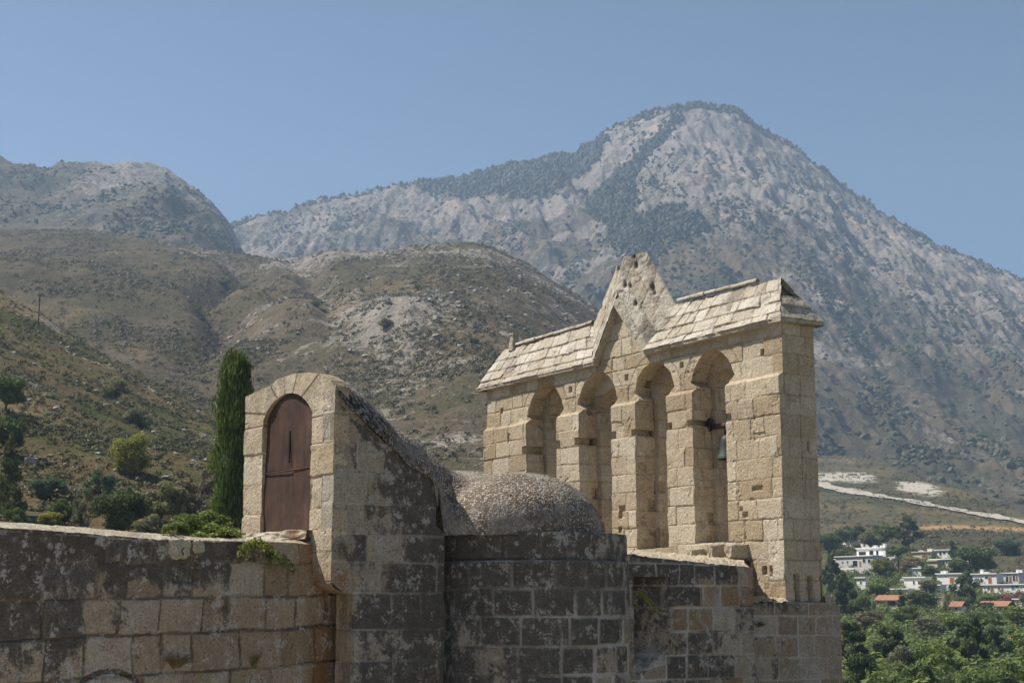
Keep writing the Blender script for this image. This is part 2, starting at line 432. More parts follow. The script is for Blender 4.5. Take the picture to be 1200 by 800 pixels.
def maskA(A, Y, Z, v, X):
    e = Z / Y
    rock = 0.42 + 0.5 * fbm(X / 30, Y / 14, 4, 61) + 0.3 * sstep(0.25, 0.5, fbm(X / 60, Y / 25, 3, 63))
    dry = sstep(0.0, 0.35, fbm(X / 50, Y / 28, 3, 67)) * 0.5 + (1 - sstep(0.035, 0.075, v)) * 0.9
    return dict(rock=np.clip(rock - (1 - sstep(0.04, 0.08, v)) * 0.3, 0, 1), dry=np.clip(dry, 0, 1))
def maskB(A, Y, Z, v, X):
    rock = 0.36 + 0.55 * fbm(X / 110, Y / 150, 4, 71) + 0.25 * sstep(0.6, 0.95, v) + 0.95 * np.exp(-((A + 0.078) / 0.030) ** 2 - ((v - 0.40) / 0.10) ** 2)
    rock = rock + 0.10 * sstep(-0.2, -0.05, A) + 0.30 * sstep(0.05, 0.4, fbm(X / 38, Y / 32, 5, 77)) - 0.30 * (1 - sstep(-0.26, -0.17, A)) + 0.3 * np.exp(-((A + 0.14) / 0.03) ** 2 - ((v - 0.60) / 0.2) ** 2)
    gul = np.exp(-((A - (-0.205 + 0.05 * (v - 0.45))) / 0.012) ** 2)
    dry = 0.25 * sstep(0, 0.4, fbm(X / 90, Y / 90, 3, 75))
    return dict(rock=np.clip(rock - gul * 0.5, 0, 1), dry=dry)
def maskC(A, Y, Z, v, X):
    rock = 0.35 + 0.4 * fbm(X / 200, Y / 240, 4, 81) + 0.5 * sstep(0.55, 0.9, v) * sstep(-0.34, -0.26, A)
    return dict(rock=np.clip(rock, 0, 1), dry=np.zeros_like(rock))
def forestD(A, Y, Z, v, X):
    """wooded belts under the summit ridge"""
    px, py = proj(A, Z / Y)
    wob = 14 * fbm(X / 60, Y / 80, 4, 85)
    f = np.zeros_like(A)
    r1 = sstep(0, 10, px - 490 + wob) * sstep(0, 12, 712 - px + wob)                        # belt left of the summit
    top = interp([(490, 214), (560, 203), (620, 190), (680, 176), (712, 160)], px); wid = interp([(490, 8), (540, 22), (600, 34), (660, 34), (712, 16)], px)
    f = np.maximum(f, r1 * sstep(-12, 12, wid - (py - top) + wob))
    cx = interp([(130, 800), (165, 770), (200, 735), (240, 715), (300, 760), (350, 700)], py); hw = interp([(130, 5), (150, 6), (175, 7), (205, 12), (245, 28), (290, 20), (330, 14), (350, 8)], py)
    f = np.maximum(f, sstep(-12, 14, hw - np.abs(px - cx) + wob) * sstep(0, 6, 352 - py))      # gully falling from the summit
    f = np.maximum(f, sstep(0, 8, px - 775) * sstep(0, 10, 890 - px) * sstep(0, 4, interp([(775, 131), (820, 127), (862, 134), (890, 145)], px) - py + 1 + wob * 0.2))
    f = np.maximum(f, 0.55 * sstep(-4, 8, 34 - np.hypot((px - 790), (py - 262) * 1.6) + wob * 1.6))
    return f
def maskD(A, Y, Z, v, X):
    rock = 0.40 + 0.42 * fbm(X / 130, Y / 300, 5, 87) + 0.36 * sstep(0.42, 0.85, v) + 0.2 * sstep(0.0, 0.10, A) * sstep(0.5, 0.8, v)
    rock = rock + 0.35 * sstep(0.1, 0.4, fbm(X / 220, Y / 120, 3, 89)) * sstep(0.12, 0.35, v)
    f = forestD(A, Y, Z, v, X)
    return dict(rock=np.clip(rock - f * 0.9 + 0.3 * fbm(X / 42, Y / 80, 4, 90), 0, 1.1), dry=0.25 * sstep(0.1, 0.4, fbm(X / 150, Y / 150, 3, 92)))
def maskE(A, Y, Z, v, X):
    px, py = proj(A, Z / Y)
    band = np.exp(-((py - (619 + 4 * fbm(X / 40, Y / 40, 2, 93))) / 3.0) ** 2) * sstep(1070, 1085, px) * 1.2
    rock = 0.15 + 0.35 * fbm(X / 70, Y / 90, 4, 95)
    s1 = np.exp(-((py - (559 + 0.02 * (px - 985))) / 8.5) ** 2) * sstep(1060, 1005, px)
    s2 = 1.15 * np.exp(-((py - (571 + 0.13 * (px - 1075))) / 10.0) ** 2 - ((px - 1077) / 36) ** 2)
    return dict(rock=np.clip(rock, 0, 1), dry=np.clip(band + 0.2 * sstep(0.1, 0.4, fbm(X / 60, Y / 60, 3, 99)), 0, 1), scar=np.clip(np.maximum(s1, s2), 0, 1))

def mat_E():
    t = NT('village_slope_ground')
    rk, dry, sc = t.attr('rock'), t.attr('dry'), t.attr('scar')
    n1 = t.noise(0.02, 5, 0.62); n2 = t.noise(0.14, 5, 0.7); n3 = t.noise(0.6, 4, 0.7)
    g = t.add(t.mul(n1, 0.4), t.add(t.mul(n2, 0.35), t.mul(n3, 0.25)))
    col = t.ramp(g, [(0.38, (0.036, 0.042, 0.020)), (0.48, (0.066, 0.064, 0.034)), (0.56, (0.10, 0.086, 0.05)), (0.64, (0.145, 0.12, 0.072))])
    col = t.mix(t.mul(dry, t.smooth(n2, 0.25, 0.5)), col, (0.33, 0.215, 0.105))
    col = t.mix(t.smooth(t.add(sc, t.mul(t.sub(t.noise(0.11, 6, 0.78), 0.5), 2.2)), 0.62, 0.80), col, (0.40, 0.365, 0.305))
    return t.finish(col, 0.95, t.bump(t.add(n3, n2), 0.7, 0.6), spec=0.05)

M_A = mat_hill('near_slope_ground', ((0.120, 0.083, 0.042), (0.165, 0.118, 0.062)), ((0.050, 0.060, 0.020), (0.084, 0.086, 0.030)), ((0.20, 0.18, 0.155), (0.38, 0.35, 0.31)), 0.60, 0.66, 0.05)
M_B = mat_hill('mid_hill_ground', ((0.108, 0.086, 0.056), (0.150, 0.120, 0.084)), ((0.055, 0.055, 0.028), (0.084, 0.075, 0.042)), ((0.19, 0.165, 0.135), (0.34, 0.305, 0.262)), 0.545, 0.64, 0.016)
M_C = mat_hill('far_ridge_ground', ((0.12, 0.10, 0.075), (0.17, 0.14, 0.11)), ((0.045, 0.05, 0.032), (0.08, 0.078, 0.052)), ((0.20, 0.18, 0.16), (0.33, 0.30, 0.27)), 0.52, 0.60, 0.010)
M_D = mat_hill('mountain_ground', ((0.098, 0.080, 0.053), (0.14, 0.113, 0.08)), ((0.045, 0.047, 0.028), (0.075, 0.070, 0.045)), ((0.155, 0.135, 0.114), (0.29, 0.255, 0.222)), 0.52, 0.64, 0.008, extra=(0.42, 0.31, 0.24))
M_E = mat_E()

HA.mesh('near_hill', M_A, -0.62, -0.03, 420, 300, 1.2, maskA, 1.2)
HB.mesh('middle_hill', M_B, -0.6, 0.215, 640, 380, 1.2, maskB)
HC.mesh('far_ridge', M_C, -0.62, -0.05, 420, 260, 1.2, maskC)
HD.mesh('mountain', M_D, -0.32, 0.56, 900, 460, 1.15, maskD)
HE.mesh('village_slope', M_E, 0.03, 0.62, 520, 340, 1.15, maskE, 1.2)
b = MB(); b.box((0, 1240, -10.0), (5100, 2900, 0.4)); g = b.build('ground', M_A); g['kind'] = 'structure'

# track across the slope
def strip(name, px, half, mat, lift):
    pts = []
    for x, y in px:
        p = HE.hit(x, y); pts.append(p)
    # resample
    P = []
    for i in range(len(pts) - 1):
        for k in range(12): P.append(pts[i].lerp(pts[i + 1], k / 12))
    P.append(pts[-1]); rows = []
    for i, p in enumerate(P):
        d = P[min(i + 1, len(P) - 1)] - P[max(i - 1, 0)]; d.z = 0; d.normalize(); nrm = Vector((-d.y, d.x, 0))
        hw = half * (1 + 0.35 * math.sin(i * 0.9) * math.sin(i * 0.37))
        row = []
        for q in (-1, -0.4, 0.2, 1):
            r = p + nrm * (hw * q)
            row.append((r.x, r.y, float(HE.z(np.array([r.x / r.y]), np.array([r.y]))[0]) + lift))
        rows.append(row)
    b = MB(); b.grid(np.array(rows)); o = b.build(name, mat, smooth=True); o['kind'] = 'structure'
M_TRACK = mat_simple('pale_track_gravel', (0.36, 0.325, 0.27), 0.95, 0.35, 0.4)
strip('dirt_track', [(930, 560), (958, 568), (1000, 577), (1040, 584), (1080, 591), (1120, 598), (1160, 606), (1215, 615), (1290, 626)], 4.2, M_TRACK, 0.7)

# ---------------------------------------------------------------- scrub scattered over the hills
ICO = None
def ico():
    global ICO
    if ICO is None:
        p = (1 + 5 ** 0.5) / 2
        v = np.array([(-1, p, 0), (1, p, 0), (-1, -p, 0), (1, -p, 0), (0, -1, p), (0, 1, p), (0, -1, -p), (0, 1, -p), (p, 0, -1), (p, 0, 1), (-p, 0, -1), (-p, 0, 1)], float)
        v /= np.linalg.norm(v[0])
        f = np.array([(0, 11, 5), (0, 5, 1), (0, 1, 7), (0, 7, 10), (0, 10, 11), (1, 5, 9), (5, 11, 4), (11, 10, 2), (10, 7, 6), (7, 1, 8), (3, 9, 4), (3, 4, 2), (3, 2, 6), (3, 6, 8), (3, 8, 9), (4, 9, 5), (2, 4, 11), (6, 2, 10), (8, 6, 7), (9, 8, 1)])
        ICO = (v, f)
    return ICO

def blobs(P, R, H, jit=0.35, tone=None, lift=0.35):
    v, f = ico(); n = len(P)
    q = v[None] * (1 + rng.uniform(-jit, jit, (n, 12, 1)))
    th = rng.uniform(0, 6.28, n); c, s = np.cos(th)[:, None], np.sin(th)[:, None]
    x = q[..., 0] * c - q[..., 1] * s; y = q[..., 0] * s + q[..., 1] * c
    V = np.stack([x * R[:, None], y * R[:, None], (q[..., 2] + lift) * H[:, None]], -1) + P[:, None]
    Fc = f[None] + (np.arange(n) * 12)[:, None, None]
    t = np.repeat(tone if tone is not None else rng.uniform(0, 1, n), 12)
    return V.reshape(-1, 3), Fc.reshape(-1, 3), t

def scatter(hill, n, a0, a1, v0, v1, dens, name, mat, label, cat, rmin, rmax, flat=0.7, leafy=0, kind='stuff', jit=0.35, skew=2.0, lf=0.42):
    A = rng.uniform(a0, a1, n); v = rng.uniform(v0, v1, n); Y = hill.yf + (hill.yc(A) - hill.yf) * v; X = A * Y
    Z = hill.z(A, Y)
    keep = rng.uniform(0, 1, n) < dens(A, Y, Z, v, X)
    X, Y, Z = X[keep], Y[keep], Z[keep]; m = len(X)
    R = rmin + (rmax - rmin) * rng.uniform(0, 1, m) ** skew; H = R * flat * rng.uniform(0.75, 1.3, m)
    P = np.stack([X, Y, Z - 0.1 * H], -1); b = MB()
    if leafy:
        tone = rng.uniform(0, 1, m)
        # each shrub: a burst of small leaf faces over a low dome
        d = rng.normal(0, 1, (m, leafy, 3)); d[..., 2] = np.abs(d[..., 2]) * 0.9; d /= np.linalg.norm(d, axis=-1, keepdims=True)
        rad = rng.uniform(0.55, 1.0, (m, leafy, 1))
        C = P[:, None] + d * rad * np.stack([R, R, H * 1.6], -1)[:, None]
        sz = (R * lf)[:, None, None] * rng.uniform(0.6, 1.3, (m, leafy, 1))
        t1 = rng.normal(0, 1, (m, leafy, 3)); t1 /= np.linalg.norm(t1, axis=-1, keepdims=True)
        t2 = np.cross(d, t1); t2 /= np.linalg.norm(t2, axis=-1, keepdims=True) + 1e-6; t3 = np.cross(d, t2)
        V = np.stack([C - t2 * sz, C + t2 * sz * 0.7 - t3 * sz * 0.6, C + t3 * sz + t2 * sz * 0.3], 2).reshape(-1, 3)
        b.add(V, np.arange(len(V)).reshape(-1, 3), tone=np.repeat(tone, leafy * 3) * 0.7 + 0.3 * rng.uniform(0, 1, len(V)))
    else:
        V, Fc, t = blobs(P, R, H, jit); b.add(V, Fc, tone=t)
    o = b.build(name, mat, smooth=False); tag(o, label, cat, kind=kind); return o

M_FOREST = mat_leaf('mountain_pine_leaf', (0.012, 0.020, 0.012), (0.022, 0.032, 0.018), (0.038, 0.048, 0.026), 0.0, 0.02)
M_SCRUB_D = mat_leaf('mountain_scrub_leaf', (0.030, 0.040, 0.022), (0.050, 0.060, 0.032), (0.085, 0.088, 0.05), 0.0, 0.02)
M_SCRUB_B = mat_leaf('hill_scrub_leaf', (0.07, 0.068, 0.038), (0.115, 0.105, 0.062), (0.165, 0.14, 0.09), 0.0, 0.05)
M_SCRUB_A = mat_leaf('near_scrub_leaf', (0.052, 0.060, 0.019), (0.098, 0.098, 0.034), (0.165, 0.132, 0.058), 0.1, 0.2)
M_ROCK = mat_simple('limestone_boulder', (0.30, 0.275, 0.24), 0.95, 0.35, 0.6, bump=0.4)

f0 = lambda A, Y, Z, v, X: (0.05 + 0.95 * sstep(-0.05, 0.3, 0.6 * fbm(X / 120, Y / 160, 4, 101) + 0.6 * fbm(X / 45, Y / 110, 4, 102))) * (1 - 0.5 * sstep(0.5, 0.9, v))
scatter(HD, 90000, -0.2, 0.42, 0.05, 1.0, f0, 'mountain_scrub', M_SCRUB_D, 'dark scrub dotted over the pale mountain face', 'scrub', 1.0, 3.7, 0.8, skew=3.0)
def fD(A, Y, Z, v, X): return np.clip(forestD(A, Y, Z, v, X), 0, 1) ** 1.6
scatter(HD, 60000, -0.12, 0.20, 0.4, 1.005, fD, 'mountain_forest', M_FOREST, 'dark pine wood on the summit ridge and gully', 'forest', 2.0, 3.8, 1.4, skew=1.0, jit=0.35)
scatter(HD, 9000, -0.2, 0.42, 0.985, 1.003, lambda A, Y, Z, v, X: 0.12 + 0.4 * sstep(0, 0.3, fbm(X / 60, Y / 60, 3, 103)), 'ridge_scrub', M_FOREST, 'dark bushes along the mountain skyline', 'scrub', 1.2, 3.4, 1.3)
scatter(HC, 26000, -0.45, -0.12, 0.1, 1.0, f0, 'far_ridge_scrub', M_SCRUB_D, 'dark scrub dotted over the far left ridge', 'scrub', 0.9, 3.0, 0.8, skew=2.5)
scatter(HB, 85000, -0.42, 0.14, 0.08, 1.0, lambda A, Y, Z, v, X: 0.16 + 0.84 * sstep(-0.05, 0.22, fbm(X / 45, Y / 70, 5, 105)) + np.exp(-((A - (-0.205 + 0.05 * (v - 0.45))) / 0.012) ** 2), 'hill_scrub', M_SCRUB_B, 'olive brown scrub over the rocky middle hill', 'scrub', 0.3, 1.7, 0.65, leafy=30, lf=0.21, skew=4.0)
scatter(HB, 8000, -0.42, 0.14, 0.3, 1.0, lambda A, Y, Z, v, X: maskB(A, Y, Z, v, X)['rock'] ** 2, 'hill_boulders', M_ROCK, 'pale limestone rocks strewn over the middle hill', 'rocks', 0.25, 1.3, 0.8, skew=3.5, jit=0.6)
scatter(HA, 44000, -0.42, 0.1, 0.12, 1.0, lambda A, Y, Z, v, X: 0.2 + 0.8 * sstep(-0.25, 0.2, fbm(X / 14, Y / 20, 4, 107)), 'slope_scrub', M_SCRUB_A, 'brown and olive low scrub covering the near slope', 'scrub', 0.16, 0.75, 0.6, leafy=26, lf=0.24, skew=2.8)
scatter(HA, 6000, -0.42, 0.1, 0.15, 1.0, lambda A, Y, Z, v, X: maskA(A, Y, Z, v, X)['rock'] ** 3 * 2, 'slope_rocks', M_ROCK, 'grey limestone rocks among scrub on the near slope', 'rocks', 0.10, 0.55, 0.7, skew=2.8, jit=0.6)
scatter(HE, 26000, 0.12, 0.42, 0.42, 1.01, lambda A, Y, Z, v, X: 0.1 + 0.7 * sstep(-0.1, 0.3, fbm(X / 25, Y / 40, 4, 109)), 'village_slope_scrub', M_SCRUB_B, 'low olive scrub over the slope above the village', 'scrub', 0.5, 2.0, 0.6, leafy=26, lf=0.22, skew=2.8)
# ---------------------------------------------------------------- masonry
class Ashlar:
    def __init__(s, zs, seed, wmin, wmax, span=(-14, 14), joint=0.012, amp=0.010, warp=0.014):
        r = np.random.default_rng(seed); s.zs = np.array(zs, float); s.seed = seed; s.joint, s.amp, s.warp = joint, amp, warp
        s.b = []
        for i in range(len(zs) + 1):
            x = [span[0] + r.uniform(0, wmax)]
            while x[-1] < span[1]: x.append(x[-1] + r.uniform(wmin, wmax))
            s.b.append(np.array(x))
    def __call__(s, u, z):
        u, z = np.broadcast_arrays(np.asarray(u, float), np.asarray(z, float))
        zz = z + s.warp * perlin(u * 0.9, z * 0.3, s.seed) + 0.004 * perlin(u * 6, z * 6, s.seed + 5)
        uu = u + s.warp * perlin(z * 1.4, u * 0.4, s.seed + 3) + 0.004 * perlin(u * 6 + 9, z * 6, s.seed + 6)
        c = np.searchsorted(s.zs, zz)
        lo = np.where(c > 0, s.zs[np.clip(c - 1, 0, len(s.zs) - 1)], zz - 9); hi = np.where(c < len(s.zs), s.zs[np.clip(c, 0, len(s.zs) - 1)], zz + 9)
        dz = np.minimum(zz - lo, hi - zz); du = np.full_like(zz, 9.0); bi = np.zeros(zz.shape, int)
        for k in np.unique(c):
            m = c == k; bx = s.b[k]; j = np.searchsorted(bx, uu[m]); bi[m] = j
            du[m] = np.minimum(np.abs(uu[m] - bx[np.clip(j - 1, 0, len(bx) - 1)]), np.abs(bx[np.clip(j, 0, len(bx) - 1)] - uu[m]))
        tone = hash01(c, bi, s.seed); off = hash01(c + 71, bi + 13, s.seed)
        j = s.joint * (0.7 + 0.9 * hash01(c + 5, bi + 3, s.seed))
        d = np.minimum(dz, du) + 0.006 * perlin(u * 11, z * 11, s.seed + 8)
        k = s.joint * 1.0
        mort = 1 - sstep(j * 0.7, j * 1.5, d)
        vis = 0.25 + 0.75 * sstep(-0.35, 0.25, fbm(u * 0.8 + 3, z * 0.9, 3, s.seed + 31))
        mort = mort * vis
        h = (off - 0.5) * 2 * s.amp - s.joint * 1.1 * vis * (1 - sstep(j * 0.6, j * 1.7, d))
        chip = sstep(0.30, 0.55, fbm(u * 4.5 + 17, z * 4.5, 3, s.seed + 33)) * (1 - sstep(0, 0.07, np.minimum(dz, du)))
        h = h - 0.018 * chip
        h = h + 0.006 * fbm(u * 5, z * 5, 4, s.seed + 11) + 0.004 * fbm(u * 22, z * 22, 2, s.seed + 15)
        er = sstep(0.15, 0.5, fbm(u * 2.2 + 31, z * 2.2, 4, s.seed + 19))             # eroded hollows
        h = h - 0.022 * er * (0.5 + fbm(u * 13, z * 13, 3, s.seed + 23))
        return h, tone, mort

def frange(a, b, step):
    n = max(2, int(round((b - a) / step)) + 1); return np.linspace(a, b, n)

class Frame:
    def __init__(s, O, U, N):                                     # origin, unit u direction, unit outward normal (all horizontal)
        s.O = np.array([O[0], O[1], 0.0]); s.U = np.array([U[0], U[1], 0.0]); s.N = np.array([N[0], N[1], 0.0])
    def p(s, u, z, w=0.0):                                        # w: depth behind the face
        u = np.asarray(u, float)[..., None]; z = np.asarray(z, float)[..., None]; w = np.asarray(w, float)[..., None]
        return s.O + u * s.U + z * np.array([0, 0, 1.0]) - w * s.N
    def px(s, x, y, w=0.0):                                       # (u, z) where the line of sight meets the face at depth w
        r = ray(x, y); O = s.O - s.N * w
        k = (O[0] * s.N[0] + O[1] * s.N[1]) / (r[0] * s.N[0] + r[1] * s.N[1])
        q = np.array([r[0] * k, r[1] * k, 0]) - O
        return float(q @ s.U), float(r[2] * k)

def slab(mb, fr, us, zs, face, side, thick, sdf=None, segs=16, w0=0.0, back=True, attrs=None):
    """a wall panel as a fine grid: face(u, z) gives relief, tone and mortar, sdf(u, z) > 0 keeps stone, edges are carried back through the thickness"""
    U, Z = np.meshgrid(us, zs, indexing='ij'); m, n = U.shape
    if sdf is not None:
        uc = (us[:-1] + us[1:]) / 2; zc = (zs[:-1] + zs[1:]) / 2
        keep = sdf(*np.meshgrid(uc, zc, indexing='ij')) > 0
    else: keep = np.ones((m - 1, n - 1), bool)
    cnt = np.zeros((m, n), int)
    for di in (0, 1):
        for dj in (0, 1): cnt[di:m - 1 + di, dj:n - 1 + dj] += keep
    full = np.full((m, n), 4); full[0, :] = 2; full[-1, :] = 2; full[:, 0] = 2; full[:, -1] = 2
    full[0, 0] = full[0, -1] = full[-1, 0] = full[-1, -1] = 1
    edge = (cnt > 0) & (cnt < full)
    if sdf is not None and edge.any():
        lim = 0.75 * max(us[1] - us[0], zs[-1] - zs[-2])
        for _ in range(2):
            u, z = U[edge], Z[edge]; d = sdf(u, z); e = 1e-3
            gx = (sdf(u + e, z) - d) / e; gz = (sdf(u, z + e) - d) / e; g2 = np.maximum(gx * gx + gz * gz, 0.3)
            su, sz = np.clip(-d * gx / g2, -lim, lim), np.clip(-d * gz / g2, -lim, lim)
            U[edge] = u + su; Z[edge] = z + sz
    h, tone, mort = face(U, Z)
    P = fr.p(U, Z, w0 - h)
    idx = np.arange(m * n).reshape(m, n)
    i, j = np.nonzero(keep)
    Q = np.stack([idx[i, j], idx[i + 1, j], idx[i + 1, j + 1], idx[i, j + 1]], 1)
    used = cnt.ravel() > 0; remap = np.cumsum(used) - 1
    ex = attrs(U, Z, 0 * U) if attrs else {}
    flipn = np.cross(fr.U, [0, 0, 1.0]) @ fr.N < 0
    q = remap[Q]; q = q[:, ::-1] if flipn else q
    mb.add(P.reshape(-1, 3)[used], np.ascontiguousarray(q), tone=tone.ravel()[used], mortar=mort.ravel()[used], **{k: np.broadcast_to(a, U.shape).ravel()[used] for k, a in ex.items()})
    # boundary edges
    K = np.pad(keep, 1); ed = []
    kk = K[1:-1, 1:-1]
    a, b_ = np.nonzero(kk & ~K[1:-1, :-2]); ed.append(np.stack([idx[a, b_], idx[a + 1, b_], 0 * a, 0 * a - 1], 1))
    a, b_ = np.nonzero(kk & ~K[1:-1, 2:]); ed.append(np.stack([idx[a + 1, b_ + 1], idx[a, b_ + 1], 0 * a, 0 * a + 1], 1))
    a, b_ = np.nonzero(kk & ~K[:-2, 1:-1]); ed.append(np.stack([idx[a, b_ + 1], idx[a, b_], 0 * a - 1, 0 * a], 1))
    a, b_ = np.nonzero(kk & ~K[2:, 1:-1]); ed.append(np.stack([idx[a + 1, b_], idx[a + 1, b_ + 1], 0 * a + 1, 0 * a], 1))
    ed = np.concatenate(ed)
    ids, inv = np.unique(ed[:, :2].ravel(), return_inverse=True); inv = inv.reshape(-1, 2)
    nu = np.zeros(len(ids)); nz = np.zeros(len(ids))
    for c in (0, 1): np.add.at(nu, inv[:, c], ed[:, 2]); np.add.at(nz, inv[:, c], ed[:, 3])
    L = np.maximum(np.hypot(nu, nz), 1e-6); nu /= L; nz /= L
    fu, fz, fh = U.ravel()[ids], Z.ravel()[ids], h.ravel()[ids]
    ws = np.linspace(0, 1, segs + 1)[:, None]
    W = w0 - fh[None] * (1 - ws) + ws * thick
    SU, SZ = np.broadcast_to(fu, W.shape), np.broadcast_to(fz, W.shape)
    sh, st, sm = side(SU, SZ, W, np.broadcast_to(nu, W.shape), np.broadcast_to(nz, W.shape))
    sh = sh * sstep(0, 0.12, ws)
    Pu, Pz = SU + nu * sh, SZ + nz * sh
    PS = fr.p(Pu, Pz, W); k = len(ids)
    sid = np.arange((segs + 1) * k).reshape(segs + 1, k)
    q = np.stack([sid[:-1][:, inv[:, 1]], sid[:-1][:, inv[:, 0]], sid[1:][:, inv[:, 0]], sid[1:][:, inv[:, 1]]], -1).reshape(-1, 4)
    q = q[:, ::-1] if flipn else q
    ex = attrs(SU, SZ, W) if attrs else {}
    mb.add(PS.reshape(-1, 3), np.ascontiguousarray(q), tone=st.ravel(), mortar=sm.ravel(), **{kx: np.broadcast_to(a, W.shape).ravel() for kx, a in ex.items()})
    if back:
        PB = fr.p(U, Z, w0 + thick + 0 * U).reshape(-1, 3)[used]; q = remap[Q]; q = q if flipn else q[:, ::-1]
        ex = attrs(U, Z, thick + 0 * U) if attrs else {}
        mb.add(PB, np.ascontiguousarray(q), tone=tone.ravel()[used], mortar=mort.ravel()[used], **{kx: np.broadcast_to(a, U.shape).ravel()[used] for kx, a in ex.items()})

def box_sdf(u, z, u0, u1, z0, z1):
    return np.maximum(np.maximum(u0 - u, u - u1), np.maximum(z0 - z, z - z1))

def rect(u, z, u0, u1, z0, z1, soft=0.006):
    return sstep(-soft, soft, u - u0) * sstep(-soft, soft, u1 - u) * sstep(-soft, soft, z - z0) * sstep(-soft, soft, z1 - z)

M_GABLE = mat_stone('honey_limestone', ((0.40, 0.315, 0.21), (0.53, 0.445, 0.325), (0.63, 0.56, 0.44)), 0.32, 0.25, (0.20, 0.145, 0.09), 0.5, 1.2)
M_ROOF = mat_stone('pale_roof_stone', ((0.43, 0.38, 0.30), (0.51, 0.46, 0.38), (0.59, 0.55, 0.47)), 0.5, 0.4, (0.13, 0.105, 0.075), 0.85)
M_DARK = mat_stone('lichened_dark_stone', ((0.27, 0.225, 0.165), (0.35, 0.305, 0.24), (0.42, 0.38, 0.32)), 0.86, 0.8, (0.56, 0.53, 0.48), 0.95, 1.2, (0.050, 0.047, 0.044), (0.42, 0.40, 0.37))
M_LEFT = mat_stone('brown_wall_stone', ((0.30, 0.24, 0.165), (0.40, 0.335, 0.25), (0.48, 0.425, 0.345)), 0.86, 0.85, (0.09, 0.075, 0.06), 0.85, 1.2, (0.052, 0.047, 0.042), (0.47, 0.445, 0.41))
M_RUBBLE = mat_stone('pale_rubble', ((0.42, 0.36, 0.26), (0.50, 0.44, 0.33), (0.56, 0.51, 0.41)), 0.4, 0.5, (0.3, 0.27, 0.2), 0.3, 1.2)

# ================================================================ bell gable
PHI = math.atan(1099 / math.hypot(F, 308))
DG = (-math.sin(PHI), math.cos(PHI)); EG = (DG[1], -DG[0])
G0 = at(917, 420, 25.0)
GF = Frame(G0, DG, (-EG[0], -EG[1]))                              # u runs to the far (left) end, normal looks out to the left
GL, GT = 9.78, 0.72
gz = [0.04, 0.40, 0.73, 1.06, 1.42, 1.76, 2.10, 2.45, 2.80, 3.16, 3.50, 3.86, 4.20, 4.52, 4.80, 5.15, 5.5, 5.9]
ash_g = Ashlar(gz, 5, 0.34, 0.92, joint=0.010, amp=0.010, warp=0.022)
ash_e = Ashlar(gz, 6, 0.26, 0.5, joint=0.010, amp=0.008)
ARCH = [(7.40, 0.70, 6.82, 8.01), (5.49, 0.71, 4.87, 6.0), (3.61, 0.655, 3.10, 4.09), (1.89, 0.635, 1.40, 2.34)]   # centre, upper half width, lower edges
def openings(u, z, dn=0.0, du=0.0):
    """signed distance of the four pointed openings, negative inside them"""
    s = np.full(np.broadcast(u, z).shape, 9.0)
    for i, (c, a, l, r) in enumerate(ARCH):
        a2 = a - dn; sp = 3.84; R = a2 * 1.10; off = R - a2
        top = np.maximum(np.maximum(np.hypot(u - (c - off), z - sp) - R, np.hypot(u - (c + off), z - sp) - R), 3.80 - z)
        lw = np.maximum(np.maximum(l + du - u, u - (r - du)), np.maximum(1.02 + 0.05 * (i % 2) - z, z - 3.95))
        sh = np.maximum(np.abs(u - (l + r) / 2) - (0.5 * (r - l) - du) - np.clip(z - 3.90, 0, 0.12) * 1.5, np.maximum(3.87 - z, z - 4.02))
        sh = np.maximum(sh, np.abs(u - c) - a2)
        topc = np.maximum(top, np.where(z < 4.0, np.abs(u - (l + r) / 2) - (0.5 * (r - l) - du) - np.clip(z - 3.90, 0, 0.12) * 1.5, -9))
        no = box_sdf(u, z, l - 0.15 + 0.03 * math.sin(i * 3), r + 0.15, 3.16 + 0.01 * i, 3.335 - 0.008 * i) if du == 0 else np.full_like(s, 9.0)
        s = np.minimum(s, np.minimum(np.minimum(topc, lw), np.minimum(sh, no)))
    s = s + 0.014 * fbm(u * 5 + 7, z * 5, 3, 201) + 0.02 * sstep(0.2, 0.5, perlin(u * 2.2, z * 2.6, 203))
    return s
def g_top(u):
    return interp([(-1, 4.74), (3.83, 4.72), (4.68, 5.80), (5.38, 4.73), (11, 4.74)], u)
def g_sdf(u, z): return np.minimum(openings(u, z), (g_top(u) - z))
def g_sdf2(u, z): return np.minimum(openings(u, z, 0.29, 0.12), (g_top(u) - z))
HOLES = [(9.17, 4.22, .045, .05, .2), (6.43, 4.36, .045, .05, .2), (4.49, 4.36, .045, .05, .2), (2.75, 4.37, .045, .05, .2), (0.51, 4.29, .045, .05, .2),
         (0.98, 0.62, .10, .10, .10), (0.5, 0.56, .05, .06, .12), (0.33, 0.55, .03, .08, .12), (0.95, 1.52, .06, .05, .07), (0.62, 1.95, .12, .04, .05),
         (4.55, 1.75, .09, .12, .06), (4.62, 1.42, .04, .05, .12), (0.55, 2.83, .15, .07, .025), (8.7, 3.55, .05, .10, .03), (1.05, 1.62, .03, .03, .1)]
